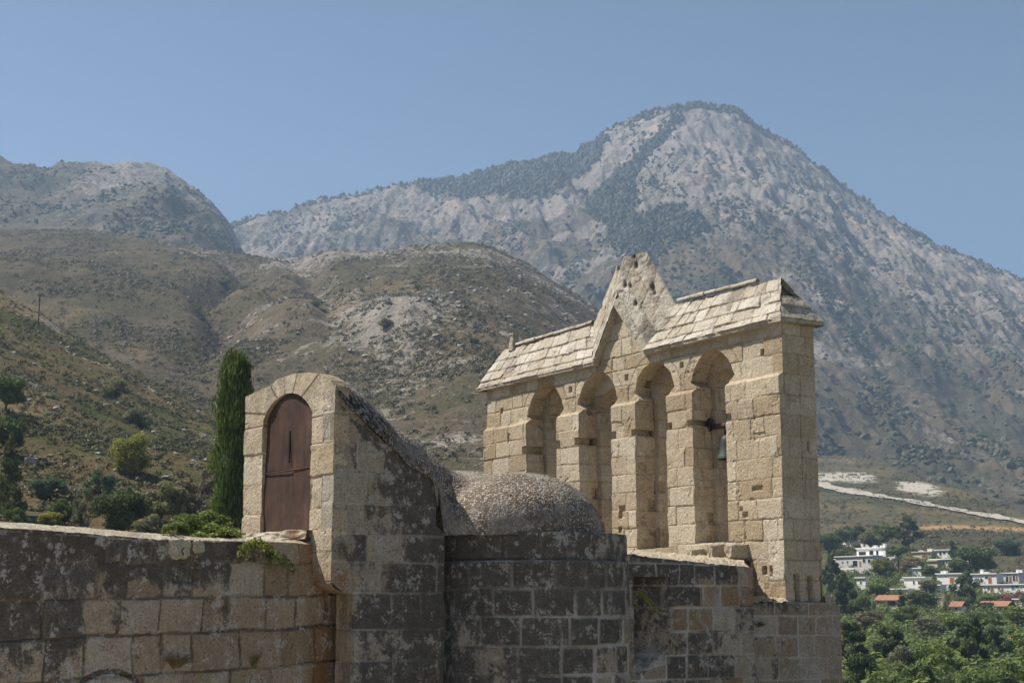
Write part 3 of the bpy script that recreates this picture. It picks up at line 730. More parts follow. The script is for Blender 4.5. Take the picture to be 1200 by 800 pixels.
def g_face(u, z):
    h, t, m = ash_g(u, z)
    lev = 3.80 + 0.02 * perlin(u * 1.3, u * 0, 207)
    pr = 1 - sstep(0, 1, (z - lev) / 0.09)
    h = h + 0.10 * pr
    lum = sstep(0.25, 0.55, fbm(u * 1.1, z * 1.3, 3, 209)) * (z < 2.6)
    h = h + lum * 0.018 * fbm(u * 9, z * 9, 3, 211)
    for (a, b, c, d, e) in HOLES:
        h = h - e * rect(u + 0.01 * perlin(z * 20, u * 20, 3), z + 0.01 * perlin(u * 20, z * 20, 4), a - c, a + c, b - d, b + d, 0.012)
    for i, (c, a, l, r) in enumerate(ARCH):                       # thin ring of arch stones
        d = np.hypot((u - c), (z - 3.84)) - (a + 0.20)
        ring = (np.abs(d) < 0.008) & (z > 3.95)
        h = h - 0.008 * ring; m = np.maximum(m, ring * 0.6)
    m = m * (1 - 0.0 * pr)
    return h, t * 0.9, m
def g_side(u, z, w, nu, nz):
    h, t, m = ash_e(w + np.floor(u * 1.7) * 1.37 + 3, z + 0.2 * nz)
    end = (u < 0.05) & (nu < -0.5)
    for L in (0.17, 0.47, 0.755):                                 # three narrow sockets at the foot of the end wall
        h = h - 0.16 * rect(w, z, L - 0.055, L + 0.045, 0.05, 0.47 + 0.02 * math.sin(L * 9), 0.012) * end
    h = h - 0.08 * rect(w, z, 0.50, 0.545, 2.55, 2.72, 0.01) * end - 0.03 * rect(w, z, 0.42, 0.47, 1.78, 2.2, 0.02) * end
    inn = ~end & (np.abs(nz) < 0.5)
    h = h + inn * (0.022 * fbm(w * 5 + u, z * 4, 4, 217) - 0.05 * sstep(0.25, 0.5, fbm(w * 4 + u * 2, z * 2.5, 4, 219)))
    c = hash01(np.floor(u * 2.3), np.floor(z / 0.34), 9); wq = hash01(np.floor(u * 2.3) + 4, np.floor(z / 0.34), 9)
    h = h - 0.10 * inn * (c > 0.70) * rect(w, np.mod(z, 0.34), 0.10 + 0.3 * wq, 0.24 + 0.35 * wq, 0.07, 0.27, 0.02)
    return h, t * 0.6 + 0.4, m * 0.8
def g_attr(u, z, w):
    dk = 0.18 + 0.22 * rect(u, z, -1, 1.4, 3.0, 3.84, 0.1) + 0.15 * fbm(u * 1.5, z * 1.5, 3, 213)
    inside = (w > 0.08) & (u > 0.3) & (u < 9.6)
    st = np.where(inside, 0.14 + 0.35 * fbm(u * 3 + w * 3, z * 3, 3, 215), 0.06)
    return dict(dark=np.clip(dk, 0, 1), stain=np.clip(st, 0, 1))
base_g = tuple(GF.p(5.0, -0.0, 0.36)); 
gable = empty('bell_gable', (float(base_g[0]), float(base_g[1]), 0.0), 'tall honey stone bell gable with four arched openings under a pitched stone roof', 'bell gable', kind='thing')
us = frange(0, GL, 0.019); zg = np.concatenate([[-0.6, -0.25], frange(0.0, 5.82, 0.019)])
mb = MB()
slab(mb, GF, us, zg, g_face, g_side, 0.36, g_sdf, segs=18, back=False, attrs=g_attr)
slab(mb, GF, us, zg, lambda u, z: tuple(ash_g(u, z)), g_side, 0.36, g_sdf2, segs=16, w0=0.3605, back=True, attrs=lambda u, z, w: dict(dark=0.08 + 0 * u, stain=0.12 + 0 * u))
mb.build('wall', M_GABLE, gable)

# roof: saddleback courses of stone slabs following eaves and pediment
ZE = 4.785
eave = [(10.04, ZE + 0.01), (5.44, ZE - 0.01), (4.68, 5.83), (3.77, ZE - 0.02), (-0.13, ZE)]
ridge = [(9.62, 5.69), (6.08, 5.71), (4.70, 7.50), (3.34, 5.65), (0.36, 5.62)]
rows = [0, 0.15, 0.40, 0.68, 1.001]
mb = MB()
def roof_patch(a0, a1, r0, r1, seed, nlen, mir):
    n = max(8, int(nlen / 0.022)); k = 44
    t = np.linspace(0, 1, n)[:, None]; v = np.linspace(0, 1, k)[None, :]
    u = (a0[0] + (a1[0] - a0[0]) * t) * (1 - v) + (r0[0] + (r1[0] - r0[0]) * t) * v
    z = (a0[1] + (a1[1] - a0[1]) * t) * (1 - v) + (r0[1] + (r1[1] - r0[1]) * t) * v
    w_ = -0.135 + (GT / 2 + 0.135) * v + 0 * t
    flat = 0.45 if nlen < 2 else 1.0
    r = np.random.default_rng(seed); L = t * nlen; vw = np.clip(v + 0.022 * fbm(L * 1.1, v * 0.6, 3, seed + 2), 0, 1) * sstep(0, 0.03, v)
    row = np.clip(np.searchsorted(rows, vw, side='right') - 1, 0, 3)
    tone = np.zeros((n, k)); h = np.zeros((n, k)); m = np.zeros((n, k)); LL = L + 0.04 * fbm(v * 4, L * 2, 2, seed + 4)
    for q in range(4):
        bx = [r.uniform(-0.3, 0)]
        while bx[-1] < nlen + 1: bx.append(bx[-1] + r.uniform(0.24, 0.68))
        bx = np.array(bx); k_ = row == q; lq = LL[k_]; j = np.searchsorted(bx, lq)
        d = np.minimum(np.abs(lq - bx[np.clip(j - 1, 0, len(bx) - 1)]), np.abs(bx[np.clip(j, 0, len(bx) - 1)] - lq))
        fr_ = (vw[k_] - rows[q]) / (rows[q + 1] - rows[q])
        tone[k_] = hash01(j, q, seed)
        hh = (hash01(j + 9, q, seed) - 0.5) * 0.015 + 0.024 * (1 - fr_) + 0.01 * (hash01(j + 3, q, seed) - 0.5) * fr_
        hh = hh - 0.014 * (hash01(j + 21, q, seed) > 0.82) * sstep(0.5, 0.2, fr_)                  # slabs that lost their lower edge
        mj = (1 - sstep(0.007, 0.020, d + 0.008 * perlin(lq * 9, fr_ * 3, seed))) * (hash01(j, q + 8, seed) > 0.25)
        h[k_] = (hh - 0.014 * mj) * flat; m[k_] = (0.3 + 0.7 * flat) * np.maximum(mj * 0.8, ((1 - fr_) < 0.10) * 0.6 * (fbm(lq * 3, 0 * lq + q, 3, seed) > -0.2))
    h = h + 0.014 * fbm(u * 4, z * 4 + v, 4, seed + 3) + 0.006 * fbm(u * 20, z * 20, 2, seed + 5) + (1 - flat) * 0.03 * fbm(u * 7, z * 7, 3, seed + 6)
    er = sstep(0.15, 0.45, fbm(u * 2.1, z * 2.4 + 9, 5, seed + 7)); h = h - 0.028 * er
    if nlen < 2:
        for q in range(7):
            a_, b_, c_ = r.uniform(0.1, 0.9), r.uniform(0.15, 0.85), r.uniform(0.03, 0.065)
            g_ = np.exp(-(((t - a_) * nlen) ** 2 + ((v - b_) * 1.2) ** 2) / c_ ** 2); h = h - 0.075 * g_; m = np.maximum(m, g_ > 0.4)  # pits also take the dark joint colour, as shade inside them
    top = sstep(6.2, 7.0, z); h = h + top * 0.03 * fbm(u * 6, z * 6, 3, seed + 9)
    # outward direction of the slope
    e1 = np.array([a1[0] - a0[0], 0, a1[1] - a0[1]]); e2 = np.array([(r0[0] + r1[0] - a0[0] - a1[0]) / 2, GT / 2 + 0.135, (r0[1] + r1[1] - a0[1] - a1[1]) / 2])
    nn = np.cross(e1, e2); nn /= np.linalg.norm(nn)
    if nn[2] < 0: nn = -nn
    fade = np.minimum(1, np.minimum(v / 0.02, 1) * 1.0)
    u = u + nn[0] * h; w_ = w_ + nn[1] * h; z = z + nn[2] * h
    cut = 6.86 + 0.05 * perlin(u * 4, w_ * 4, 221) - 0.25 * rect(u, w_, 4.86, 5.2, 0.0, 0.5, 0.06)
    z = np.minimum(z, cut)
    if mir: w_ = GT - w_
    P = GF.p(u, z, w_)
    dk = 0.34 + 0.35 * fbm(u * 1.2, z * 1.2, 4, seed + 13) + 0.25 * top + 0.12 * rect(u, z, 3.3, 4.8, 4.8, 7, .2)
    mb.grid(P, flip=mir, tone=tone, mortar=m, dark=np.clip(dk, 0, 1) + 0 * u, stain=0.03 + 0 * u)
for mir in (False, True):
    for i in range(4):
        a0, a1 = eave[i], eave[i + 1]
        roof_patch(a0, a1, ridge[i], ridge[i + 1], 230 + i * 7 + 50 * mir, math.hypot(a1[0] - a0[0], a1[1] - a0[1]), mir)
# hipped ends
def hip(ue, ur, zr, seed, flip):
    n, k = 48, 50; t = np.linspace(0, 1, n)[:, None]; v = np.linspace(0, 1, k)[None, :]
    wa = -0.135 + (GT + 0.27) * t; u = ue * (1 - v) + ur * v + 0 * t; z = ZE * (1 - v) + zr * v + 0 * t; w_ = wa * (1 - v) + GT / 2 * v
    h = 0.02 * fbm(w_ * 5, z * 5, 4, seed) + 0.030 * (1 - np.mod(v * 3.2, 1)) + 0 * t
    sg = -1 if ue < ur else 1
    u = u + sg * 0.85 * h; z = z + 0.5 * h
    hole = rect(w_, v + 0 * t, 0.20, 0.58, 0.60, 0.90, 0.05) * (sg < 0)
    u = u - sg * 0.22 * hole; z = np.minimum(z, zr - 0.02 + 0.03 * perlin(w_ * 7, u * 7, seed + 1))
    mb.grid(GF.p(u, z, w_), flip=flip, tone=hash01(np.floor(v * 3.2) + 0 * t, np.floor(w_ * 3), seed), mortar=0.4 * (np.mod(v * 3.2, 1) > 0.9) + 0 * u, dark=0.3 + 0.45 * (v > 0.5) + 0 * u, stain=0.05 + 0 * u)  # upper half darkened to deepen the shade of the broken hole
hip(-0.13, 0.36, 5.60, 261, True); hip(10.04, 9.62, 5.69, 267, False)
# fascia and soffit under the eaves
for wf, ws_, fl in ((-0.13, 0.03, False), (GT + 0.13, GT - 0.03, True)):
    pts = []
    for i in range(4):
        nseg = 60
        for k in range(nseg): pts.append(np.array(eave[i]) + (np.array(eave[i + 1]) - np.array(eave[i])) * k / nseg)
    pts.append(np.array(eave[-1])); pts = np.array(pts)
    dn = 0.055 + 0.012 * fbm(pts[:, 0] * 5, pts[:, 1] * 3, 3, 271)
    top = GF.p(pts[:, 0], pts[:, 1] + 0.03, np.full(len(pts), wf)); low = GF.p(pts[:, 0], pts[:, 1] - dn, np.full(len(pts), wf + (0.006 if wf < 0 else -0.006))); inn = GF.p(pts[:, 0], pts[:, 1] - dn - 0.02, np.full(len(pts), ws_))
    mb.grid(np.stack([inn, low, top], 1), flip=fl, tone=0.35, mortar=0.0, dark=0.3, stain=0.1) if False else mb.grid(np.stack([inn, low, top], 1), flip=fl, tone=np.full((len(pts), 3), 0.4), mortar=np.zeros((len(pts), 3)), dark=np.full((len(pts), 3), 0.3), stain=np.full((len(pts), 3), 0.1))
for ue in (-0.13, 10.04):
    ww = np.linspace(-0.13, GT + 0.13, 40); o_ = np.ones(40)
    a = GF.p(o_ * ue, o_ * (ZE + 0.02), ww); b2 = GF.p(o_ * ue, ZE - 0.055 + 0.01 * perlin(ww * 6, ww, 3), ww); c2 = GF.p(o_ * (0.03 if ue < 1 else GL - 0.03), o_ * (ZE - 0.075), ww)
    mb.grid(np.stack([c2, b2, a], 1), flip=ue < 1, tone=np.full((40, 3), 0.4), mortar=np.zeros((40, 3)), dark=np.full((40, 3), 0.35), stain=np.zeros((40, 3)))
roof = mb.build('roof', M_ROOF, gable)
# rounded ridge stones
for (u0, z0, u1, z1) in ((9.15, 5.70, 6.12, 5.73), (3.30, 5.69, 0.98, 5.66)):
    mb = MB(); n = 150; t = np.linspace(0, 1, n)[:, None]; th = np.linspace(-0.25 * math.pi, 1.25 * math.pi, 14)[None, :]
    L = t * abs(u1 - u0); seg = np.floor(L / 0.42 + 0.3 * np.sin(np.floor(L)))
    r = 0.046 + 0.012 * (hash01(seg, 3) - 0.5) + 0.008 * fbm(L * 8, th * 0.7, 3, 281); dj = np.minimum(np.mod(L / 0.42 + 0.3 * np.sin(np.floor(L)), 1), 1)
    r = r - 0.012 * (dj < 0.05)
    u = u0 + (u1 - u0) * t + 0 * th; z = z0 + (z1 - z0) * t + r * np.sin(th) + 0.02 + 0.01 * (hash01(seg, 5) - 0.5); w_ = GT / 2 - r * np.cos(th)
    mb.grid(GF.p(u, z, w_), flip=True, tone=hash01(seg + 0 * th, 1), mortar=0.6 * (dj < 0.05) + 0 * u, dark=0.35 + 0.2 * perlin(L * 2, th, 4), stain=0.0 * u)
    mb.build('ridge_stone', M_ROOF, roof)
# stump of a finial on the far ridge end
mb = MB(); n = 20; zz = np.linspace(0, 1, 16)[:, None]; th = np.linspace(0, 2 * math.pi, n)[None, :]
r = 0.105 - 0.045 * zz + 0.02 * (zz > 0.85) + 0.015 * perlin(th * 1.3, zz * 5, 291)
sq = 1 / np.maximum(np.abs(np.cos(th)), np.abs(np.sin(th))); sq = np.minimum(sq, 1.25)
P = GF.p(9.22 + r * sq * np.cos(th), 5.60 + 0.40 * zz + 0.03 * perlin(th, zz * 2, 293), 0.36 + r * sq * np.sin(th))
mb.grid(P, tone=0.5 + 0 * P[..., 0], mortar=0 * P[..., 0], dark=0.45 + 0 * P[..., 0], stain=0 * P[..., 0])
c = GF.p(9.22, 6.0, 0.36); mb.add(np.concatenate([P[-1], [c]]), [(k, k + 1, n) for k in range(n - 1)], tone=0.5, dark=0.3)
mb.build('finial_stump', M_ROOF, roof)

# bell hanging in the nearest opening
M_BRONZE = mat_simple('green_bronze', (0.036, 0.048, 0.043), 0.6, 0.35, 9, metal=0.3, spec=0.4, bump=0.1)
M_WOOD = mat_simple('weathered_dark_wood', (0.075, 0.06, 0.05), 0.9, 0.35, 8, bump=0.4)
M_IRON = mat_simple('dark_iron', (0.05, 0.048, 0.05), 0.6, 0.3, 8, metal=0.5)
bu = GF.px(853, 538, 0.34)[0]
bp = GF.p(bu, 0, 0.34); bz1 = GF.px(853, 538, 0.34)[1]
bell = empty('bell', (float(bp[0]), float(bp[1]), bz1), 'small green bronze bell hanging inside the arched opening beside the widest pier', 'bell')
mb = MB(); R = 0.205; H = 0.44
prof = [(R, 0), (R * 1.0, 0.015), (R * 0.93, 0.06), (R * 0.80, 0.13), (R * 0.70, 0.22), (R * 0.635, 0.32), (R * 0.60, 0.40), (R * 0.53, 0.46), (R * 0.35, 0.505), (R * 0.12, 0.52), (0.001, 0.52), (0.001, 0.49), (R * 0.45, 0.45), (R * 0.58, 0.3), (R * 0.75, 0.12), (R * 0.93, 0.0), (R, 0)]
prof = [(a_, b_ * 0.85) for a_, b_ in prof]
mb.lathe(prof, (bp[0], bp[1], bz1), 32); mb.build('body', M_BRONZE, bell, smooth=True)
mb = MB(); mb.tube([(bp[0], bp[1], bz1 + 0.40), (bp[0], bp[1], bz1 + 0.0)], [0.014, 0.014]); mb.lathe([(0.001, -0.07), (0.04, -0.05), (0.045, -0.01), (0.001, 0.03)], (bp[0], bp[1], bz1), 12); mb.build('clapper', M_IRON, bell)
mb = MB(); 
for q in (-0.05, 0.05): mb.tube([tuple(GF.p(bu + q, bz1 + 0.43, 0.34)), tuple(GF.p(bu + q * 1.2, bz1 + 0.52, 0.34)), tuple(GF.p(bu + q * 0.6, bz1 + 0.60, 0.34))], [0.02, 0.02, 0.02])
mb.build('hanger', M_IRON, bell)
mb = MB(); l, r_ = ARCH[3][2] - 0.12, ARCH[3][3] + 0.12
P = []
for uu in (l, l + 0.2, (l + r_) / 2, r_ - 0.2, r_):
    P.append(tuple(GF.p(uu, bz1 + 0.62, 0.34)))
mb.tube(P, [0.04, 0.045, 0.055, 0.045, 0.04], 8); mb.build('headstock', M_WOOD, bell)
mb = MB()
cw = GF.p(bu + 0.40, bz1 + 0.66, 0.30)
ring = [tuple(GF.p(bu + 0.40 + 0.11 * math.cos(t), bz1 + 0.66 + 0.11 * math.sin(t), 0.27)) for t in np.linspace(0, 2 * math.pi, 20)]
mb.tube(ring, [0.016] * 20, 6, cap=False)
for t in (0.3, 1.35, 2.4): mb.tube([tuple(GF.p(bu + 0.40 + 0.11 * math.cos(t), bz1 + 0.66 + 0.11 * math.sin(t), 0.27)), tuple(GF.p(bu + 0.40 - 0.11 * math.cos(t), bz1 + 0.66 - 0.11 * math.sin(t), 0.27))], [0.014, 0.014], 6)
mb.build('wheel', M_IRON, bell)

# ================================================================ walls below the bell gable
def wall_piece(name, fr, u0, u1, ztop, ash, mat, attrs, thick, label=None, parent=None, face=None, sdf=None, step=0.02, zlow=-1.7, side=None, segs=24, cat='wall'):
    us = frange(u0, u1, step); zs = np.concatenate([[-9.85, -6, -3.5], frange(zlow, ztop, step)])
    mb = MB()
    f = face or (lambda u, z: tuple(ash(u, z)))
    sd_ = side or (lambda u, z, w, nu, nz: tuple(ash(w * 1.0 + u + 3.3, z)))
    slab(mb, fr, us, zs, f, sd_, thick, sdf, segs=segs, attrs=attrs)
    o = mb.build(name, mat, parent)
    return o

NE = (DG[0] * -1, DG[1] * -1)                                     # outward normal of the faces that look at the camera
# right wall, flush under the gable's end
r0 = GF.p(0, 0, 0)
RF = Frame((r0[0] - DG[0] * 0.10, r0[1] - DG[1] * 0.10), EG, NE)
rz = [-1.9, -1.55, -1.2, -0.85, -0.50, -0.18, 0.04]
ash_r = Ashlar(rz, 301, 0.35, 0.75, joint=0.011, amp=0.008)
uR0, uR1 = -1.35, 1.01
cw = RF.p(0, 0, 0.6)
church = empty('church_wall', (float(cw[0]), float(cw[1]), -9.8), 'low grey brown ashlar wall carrying the foot of the bell gable at its right end', 'wall', kind='thing')
def r_attr(u, z, w): return dict(dark=np.clip(0.38 - 0.18 * sstep(-0.1, 0.6, u) + 0.2 * fbm(u * 1.2, z * 1.6, 3, 303) + 0.25 * sstep(-0.15, 0.04, z) * sstep(0.3, -0.3, u), 0, 1), stain=0.12 + 0.1 * rect(u, z, 0.2, 0.8, -3, 1, 0.2) + 0 * u)
def r_sdf(u, z): return 0.03 + 0.012 * fbm(u * 5, u * 0, 3, 305) - z - np.where(u > 0.93, 0.05, 0)
wall_piece('wall', RF, uR0, uR1, 0.06, ash_r, M_DARK, r_attr, 11.0, parent=church, sdf=r_sdf, segs=60)
# broken stump of masonry at the outer end
mb = MB()
for k in range(9):
    q = RF.p(0.80 + 0.022 * k + rng.uniform(-.03, .03), 0.02 + rng.uniform(0, 0.02), 0.05 + rng.uniform(0, .4)); mb.box(q, (0.10, 0.16, 0.16 + 0.12 * rng.uniform()), rz=rng.uniform(0, 3), taper=0.8, jit=0.02, tone=rng.uniform(), dark=0.4)
mb.build('broken_masonry', M_GABLE, church)
# dry earth and grit on the ledge in front of the gable foot
def lump(name, corners, mat, parent, amp, n=70, seed=0, dark=0.2, attr_stain=0.1):
    c = np.array(corners, float); t = np.linspace(0, 1, n)[:, None, None]; v = np.linspace(0, 1, n)[None, :, None]
    P = (c[0] * (1 - t) + c[1] * t) * (1 - v) + (c[3] * (1 - t) + c[2] * t) * v
    d = np.linalg.norm(c[1] - c[0]) + np.linalg.norm(c[3] - c[0])
    hh = amp * (fbm(P[..., 0] * 5, P[..., 1] * 5 + P[..., 2] * 3, 4, seed) + 0.6 * np.abs(fbm(P[..., 0] * 14, P[..., 1] * 14 + P[..., 2] * 8, 3, seed + 3)))
    P = P + hh[..., None] * np.array([0, 0, 1.0])
    mb = MB(); mb.grid(P, flip=True, tone=0.5 + 0.5 * fbm(P[..., 0] * 3, P[..., 1] * 3, 3, seed + 5), mortar=0 * hh, dark=dark + 0 * hh, stain=attr_stain + 0 * hh)
    return mb.build(name, mat, parent)
lump('grit_bank', [RF.p(-1.3, 0.035, 0.0), RF.p(-0.12, 0.035, 0.0), GF.p(0.02, 0.10, -0.085), GF.p(0.8, 0.14, -0.085)], M_RUBBLE, church, 0.05, 60, 311)

# apse wall with the splayed slit window
A0 = at(883, 680, 24.2)
AF = Frame(A0, EG, NE)
az = [-1.9, -1.52, -1.13, -0.77, -0.42, -0.05, 0.29, 0.62]
ash_a = Ashlar(az, 321, 0.30, 0.72, joint=0.013, amp=0.010)
apse_p = AF.p(-1.2, 0, 0.5)
apse = empty('apse_wall', (float(apse_p[0]), float(apse_p[1]), -9.8), 'blackened ashlar wall with a slit window between the domed turret and the bell gable', 'wall', kind='thing')
wu0, wz1 = AF.px(744, 676); wu1, _ = AF.px(785, 676); wz0 = AF.px(760, 788)[1]
def a_top(u): return interp([(-4, 0.80), (-2.49, 0.74), (-0.01, 0.585)], u) + 0.02 * fbm(u * 4, u * 0, 3, 323)
def a_sdf(u, z): return a_top(u) - z + 0.03 * np.minimum(0, perlin(u * 3, z * 3, 325))
def a_face(u, z):
    h, t, m = ash_a(u, z)
    ins = rect(u, z, wu0, wu1, wz0 + 0.12 * sstep(wu0, wu1, u), wz1, 0.012)
    dep = 0.75 * (1 - (u - wu0) / (wu1 - wu0)) + 0.03
    low = sstep(wz0 + 0.45, wz0, z)
    h = h - ins * np.clip(dep - 0.55 * low, 0.02, 1)
    m = m * (1 - 0.5 * ins) + ins * low * 0.7
    return h, t, m
def a_attr(u, z, w):
    d = 0.70 + 0.22 * fbm(u * 1.1, z * 1.3, 3, 327) - 0.22 * sstep(-1.3, 0.0, u) * sstep(0.2, -0.6, z) + 0.3 * sstep(0.2, 0.55, z)
    bl = hash01(np.floor(u * 1.8), np.floor(z * 2.6), 5)
    d = d - 0.35 * (bl > 0.72) * (u > -1.6)
    return dict(dark=np.clip(d, 0, 1), stain=np.clip(0.55 * (bl > 0.72) * (u > -1.6) + 0.4 * rect(u, z, wu0, wu1, wz1 - 0.22, wz1, 0.05), 0, 1))
wall_piece('wall', AF, -3.6, -0.012, 0.80, ash_a, M_DARK, a_attr, 0.55, parent=apse, face=a_face, sdf=a_sdf)
# sunlit rubble sloping up from the apse wall to the sills of the openings
lump('rubble_slope', [AF.p(-3.4, 0.79, 0.05), AF.p(-0.03, 0.56, 0.05), GF.p(1.15, 0.78, -0.09), GF.p(6.2, 1.12, -0.09)], M_RUBBLE, apse, 0.07, 160, 331)
lump('rubble_end', [AF.p(-0.03, 0.50, 0.05), AF.p(0.0, 0.05, 0.02), GF.p(0.85, 0.08, -0.09), GF.p(1.15, 0.72, -0.09)], M_RUBBLE, apse, 0.05, 60, 333)
def block(mb, pos, d, rz, seed):
    """a worn squared stone standing on pos"""
    n = 22; t = np.linspace(0, math.pi, n)[:, None]; q = np.linspace(0, 2 * math.pi, 2 * n)[None, :]
    x, y, z = np.sin(t) * np.cos(q), np.sin(t) * np.sin(q), np.cos(t) + 0 * q
    k = 1 / np.maximum(np.maximum(np.abs(x), np.abs(y)), np.abs(z)); k = np.minimum(k, 1.45)
    k = k * (1 + 0.14 * perlin(x * 1.7 + seed, y * 1.7 + z * 1.3, seed) + 0.05 * perlin(x * 6 + seed, y * 6 + z * 5, seed + 1))
    x, y, z = x * k * d[0] / 2, y * k * d[1] / 2, z * k * d[2] / 2
    cs, sn = math.cos(rz), math.sin(rz)
    V = np.stack([x * cs - y * sn, x * sn + y * cs, z + d[2] / 2], -1) + np.asarray(pos)
    mb.grid(V, flip=True, tone=0.6 + 0.4 * perlin(x * 9 + seed, z * 9, 7), mortar=0 * x, dark=0.25 + 0 * x, stain=0.1 + 0 * x)
def loose(name, pos, d, label, seed, mat=None, rz=0.3):
    mb = MB(); block(mb, pos, d, rz, seed)
    o = mb.build(name, mat or M_RUBBLE, None, off=pos); o.location = pos
    return tag(o, label, 'stone')
q = GF.p(2.02, 0.93, -0.10); q1 = GF.px(842, 655, -0.22)
loose('loose_stone', tuple(GF.p(q1[0], q1[1] - 0.02, -0.22)), (0.36, 0.24, 0.28), 'white squared stone block lying on the rubble below the bell opening', 3)
q2 = GF.px(816, 654, -0.25); loose('loose_stone', tuple(GF.p(q2[0], q2[1] - 0.03, -0.25)), (0.30, 0.25, 0.20), 'low cream stone on the rubble left of the white block', 5)
q3 = GF.px(866, 652, -0.18); loose('loose_stone', tuple(GF.p(q3[0], q3[1] - 0.03, -0.18)), (0.42, 0.25, 0.24), 'rough honey stone on the rubble against the widest pier', 9)

# ================================================================ stair turret with domed drum
PT = math.atan(1450 / math.hypot(F, 308))
DT = (-math.sin(PT), math.cos(PT)); ET = (DT[1], -DT[0])
T0 = at(390.6, 560, 21.0)
TF = Frame(T0, DT, (-ET[0], -ET[1]))                              # door face
SF = Frame(T0, ET, (-DT[0], -DT[1]))                              # shaded side
SWm = TF.px(285, 560)[0]                                          # width of the door face
turret = empty('stair_turret', tuple(float(x) for x in (TF.p(1.2, 0, 1.2)[0], TF.p(1.2, 0, 1.2)[1], -9.8)), 'stone stair turret with a rusty arched door and a domed round drum', 'turret', kind='thing')
o_l, o_r = TF.px(306.5, 560)[0], TF.px(363.5, 560)[0]; o_z0 = TF.px(335, 623)[1]; o_sp = TF.px(308, 492)[1]; o_top = TF.px(336, 461)[1]
oc, oa = (o_l + o_r) / 2, (o_l - o_r) / 2
zt_l, zt_c, zt_r = TF.px(288, 465)[1], TF.px(347, 437)[1], TF.px(386, 443)[1]
outl = sorted([TF.px(x, y) for x, y in [(286, 466), (288, 464.5), (297, 460.5), (315, 452.5), (325.5, 443.5), (345, 437.6), (360, 436.3), (369, 437), (380, 440), (387, 445), (391, 452)]])
jb_z = TF.px(390, 681)[1]
def door_sdf(u, z):
    top = interp(outl, u) - z
    rise = o_top - o_sp; R = (oa * oa + rise * rise) / (2 * rise)
    op = np.where(z > o_sp, np.hypot(u - oc, z - (o_sp - (R - rise))) - R, np.abs(u - oc) - oa)
    op = np.maximum(op, o_z0 - z)
    bot = np.where(u < o_r - 0.02, z - (jb_z - 0.02), z - (o_z0 - 0.22))
    return np.minimum(np.minimum(top, op + 0.010 * fbm(u * 6, z * 6, 3, 341)), bot)
dz = [jb_z + 0.0, 0.72, 1.05, 1.34, 1.80, 2.26, 2.66]
ash_d = Ashlar(dz, 343, 1.2, 1.6, joint=0.010, amp=0.012)
def d_face(u, z):
    h, t, m = ash_d(u, z)
    d = np.hypot(u - oc, z - o_sp)
    ang = np.arctan2(z - o_sp, u - oc)
    vs = (z > o_sp)
    k = np.abs(np.mod(ang / 0.62 + 0.3, 1) - 0.5) * 0.62 * d
    h = np.where(vs, 0.012 * (hash01(np.floor(ang / 0.62 + 0.8), 3) - 0.5) - 0.01 * (k < 0.012) + 0.008 * fbm(u * 6, z * 6, 3, 347), h)
    m = np.where(vs, (k < 0.010) * 0.6, m); t = np.where(vs, 0.4 + 0.5 * hash01(np.floor(ang / 0.62 + 0.8), 7), 0.3 + t * 0.6)
    return h, t, m
def d_attr(u, z, w): return dict(dark=np.clip(0.30 + 0.2 * fbm(u * 2, z * 2, 3, 349) + 0.25 * sstep(2.5, 3.2, z), 0, 1), stain=np.clip(0.05 + 0.7 * sstep(0.75, 0.3, z), 0, 1))
mb = MB()
slab(mb, TF, frange(0, SWm, 0.017), frange(jb_z - 0.02, 3.6, 0.017), d_face, lambda u, z, w, nu, nz: tuple(ash_d(w + 2.1, z)), 0.24, door_sdf, segs=18, attrs=d_attr)
mb.build('door_surround', M_GABLE, turret)
# door leaf
M_RUST = None
t = NT('rusty_sheet_metal')
n1 = t.noise(2.2, 6, 0.7); n2 = t.noise(9, 6, 0.75, t.scale((1, 1, 0.14))); n3 = t.noise(50, 3, 0.6)
c = t.ramp(t.add(t.mul(n1, 0.5), t.mul(n2, 0.5)), [(0.34, (0.028, 0.017, 0.013)), (0.5, (0.066, 0.034, 0.023)), (0.64, (0.115, 0.062, 0.038))])
c = t.mix(1.0, c, t.ramp(n3, [(0.3, (0.85, 0.85, 0.85)), (0.7, (1.15, 1.12, 1.1))]), 'MULTIPLY')
M_RUST = t.finish(c, 0.72, t.bump(t.add(n2, n3), 0.25, 0.01), 0.15, 0.3)
nu_, nz_ = 64, 90
rise = o_top - o_sp; R = (oa * oa + rise * rise) / (2 * rise)
def leaf(f0, f1, z0, nm, bend, gap):
    """one sheet of the door: f0..f1 across the opening, z0..arch"""
    tt = np.linspace(f0, f1, nu_)[:, None]; u = oc + oa * (1 - 2 * tt) * 0.985
    ztop = (o_sp - (R - rise)) + np.sqrt(np.maximum(R * R - (u - oc) ** 2, 0.0)) - 0.02
    vv = np.linspace(0, 1, nz_)[None, :]; z = z0 + (ztop - z0) * vv
    w_ = 0.045 + bend * (tt - f0) / (f1 - f0) * sstep(0.55, 1.0, vv) + 0.012 * np.sin(z * 3.1 + tt * 4) + 0.010 * fbm(u * 2, z * 2, 3, 353) + gap
    w_ = w_ + 0.012 * (np.abs(z - (o_z0 + (o_sp - o_z0) * 0.52)) < 0.012)
    mb = MB()
    mb.grid(TF.p(u + 0 * z, z, w_), flip=True); mb.grid(TF.p(u + 0 * z, z, w_ + 0.006))
    return mb
dl = leaf(0.0, 0.60, o_z0 + 0.01, 'door', -0.012, 0.012).build('door', M_RUST, turret, smooth=True)
dr = leaf(0.602, 0.955, o_z0 + 0.01, 'door', 0.04, 0.0).build('door', M_RUST, turret, smooth=True)
mb = MB()
zc_ = o_z0 + (o_sp - o_z0) * 0.52
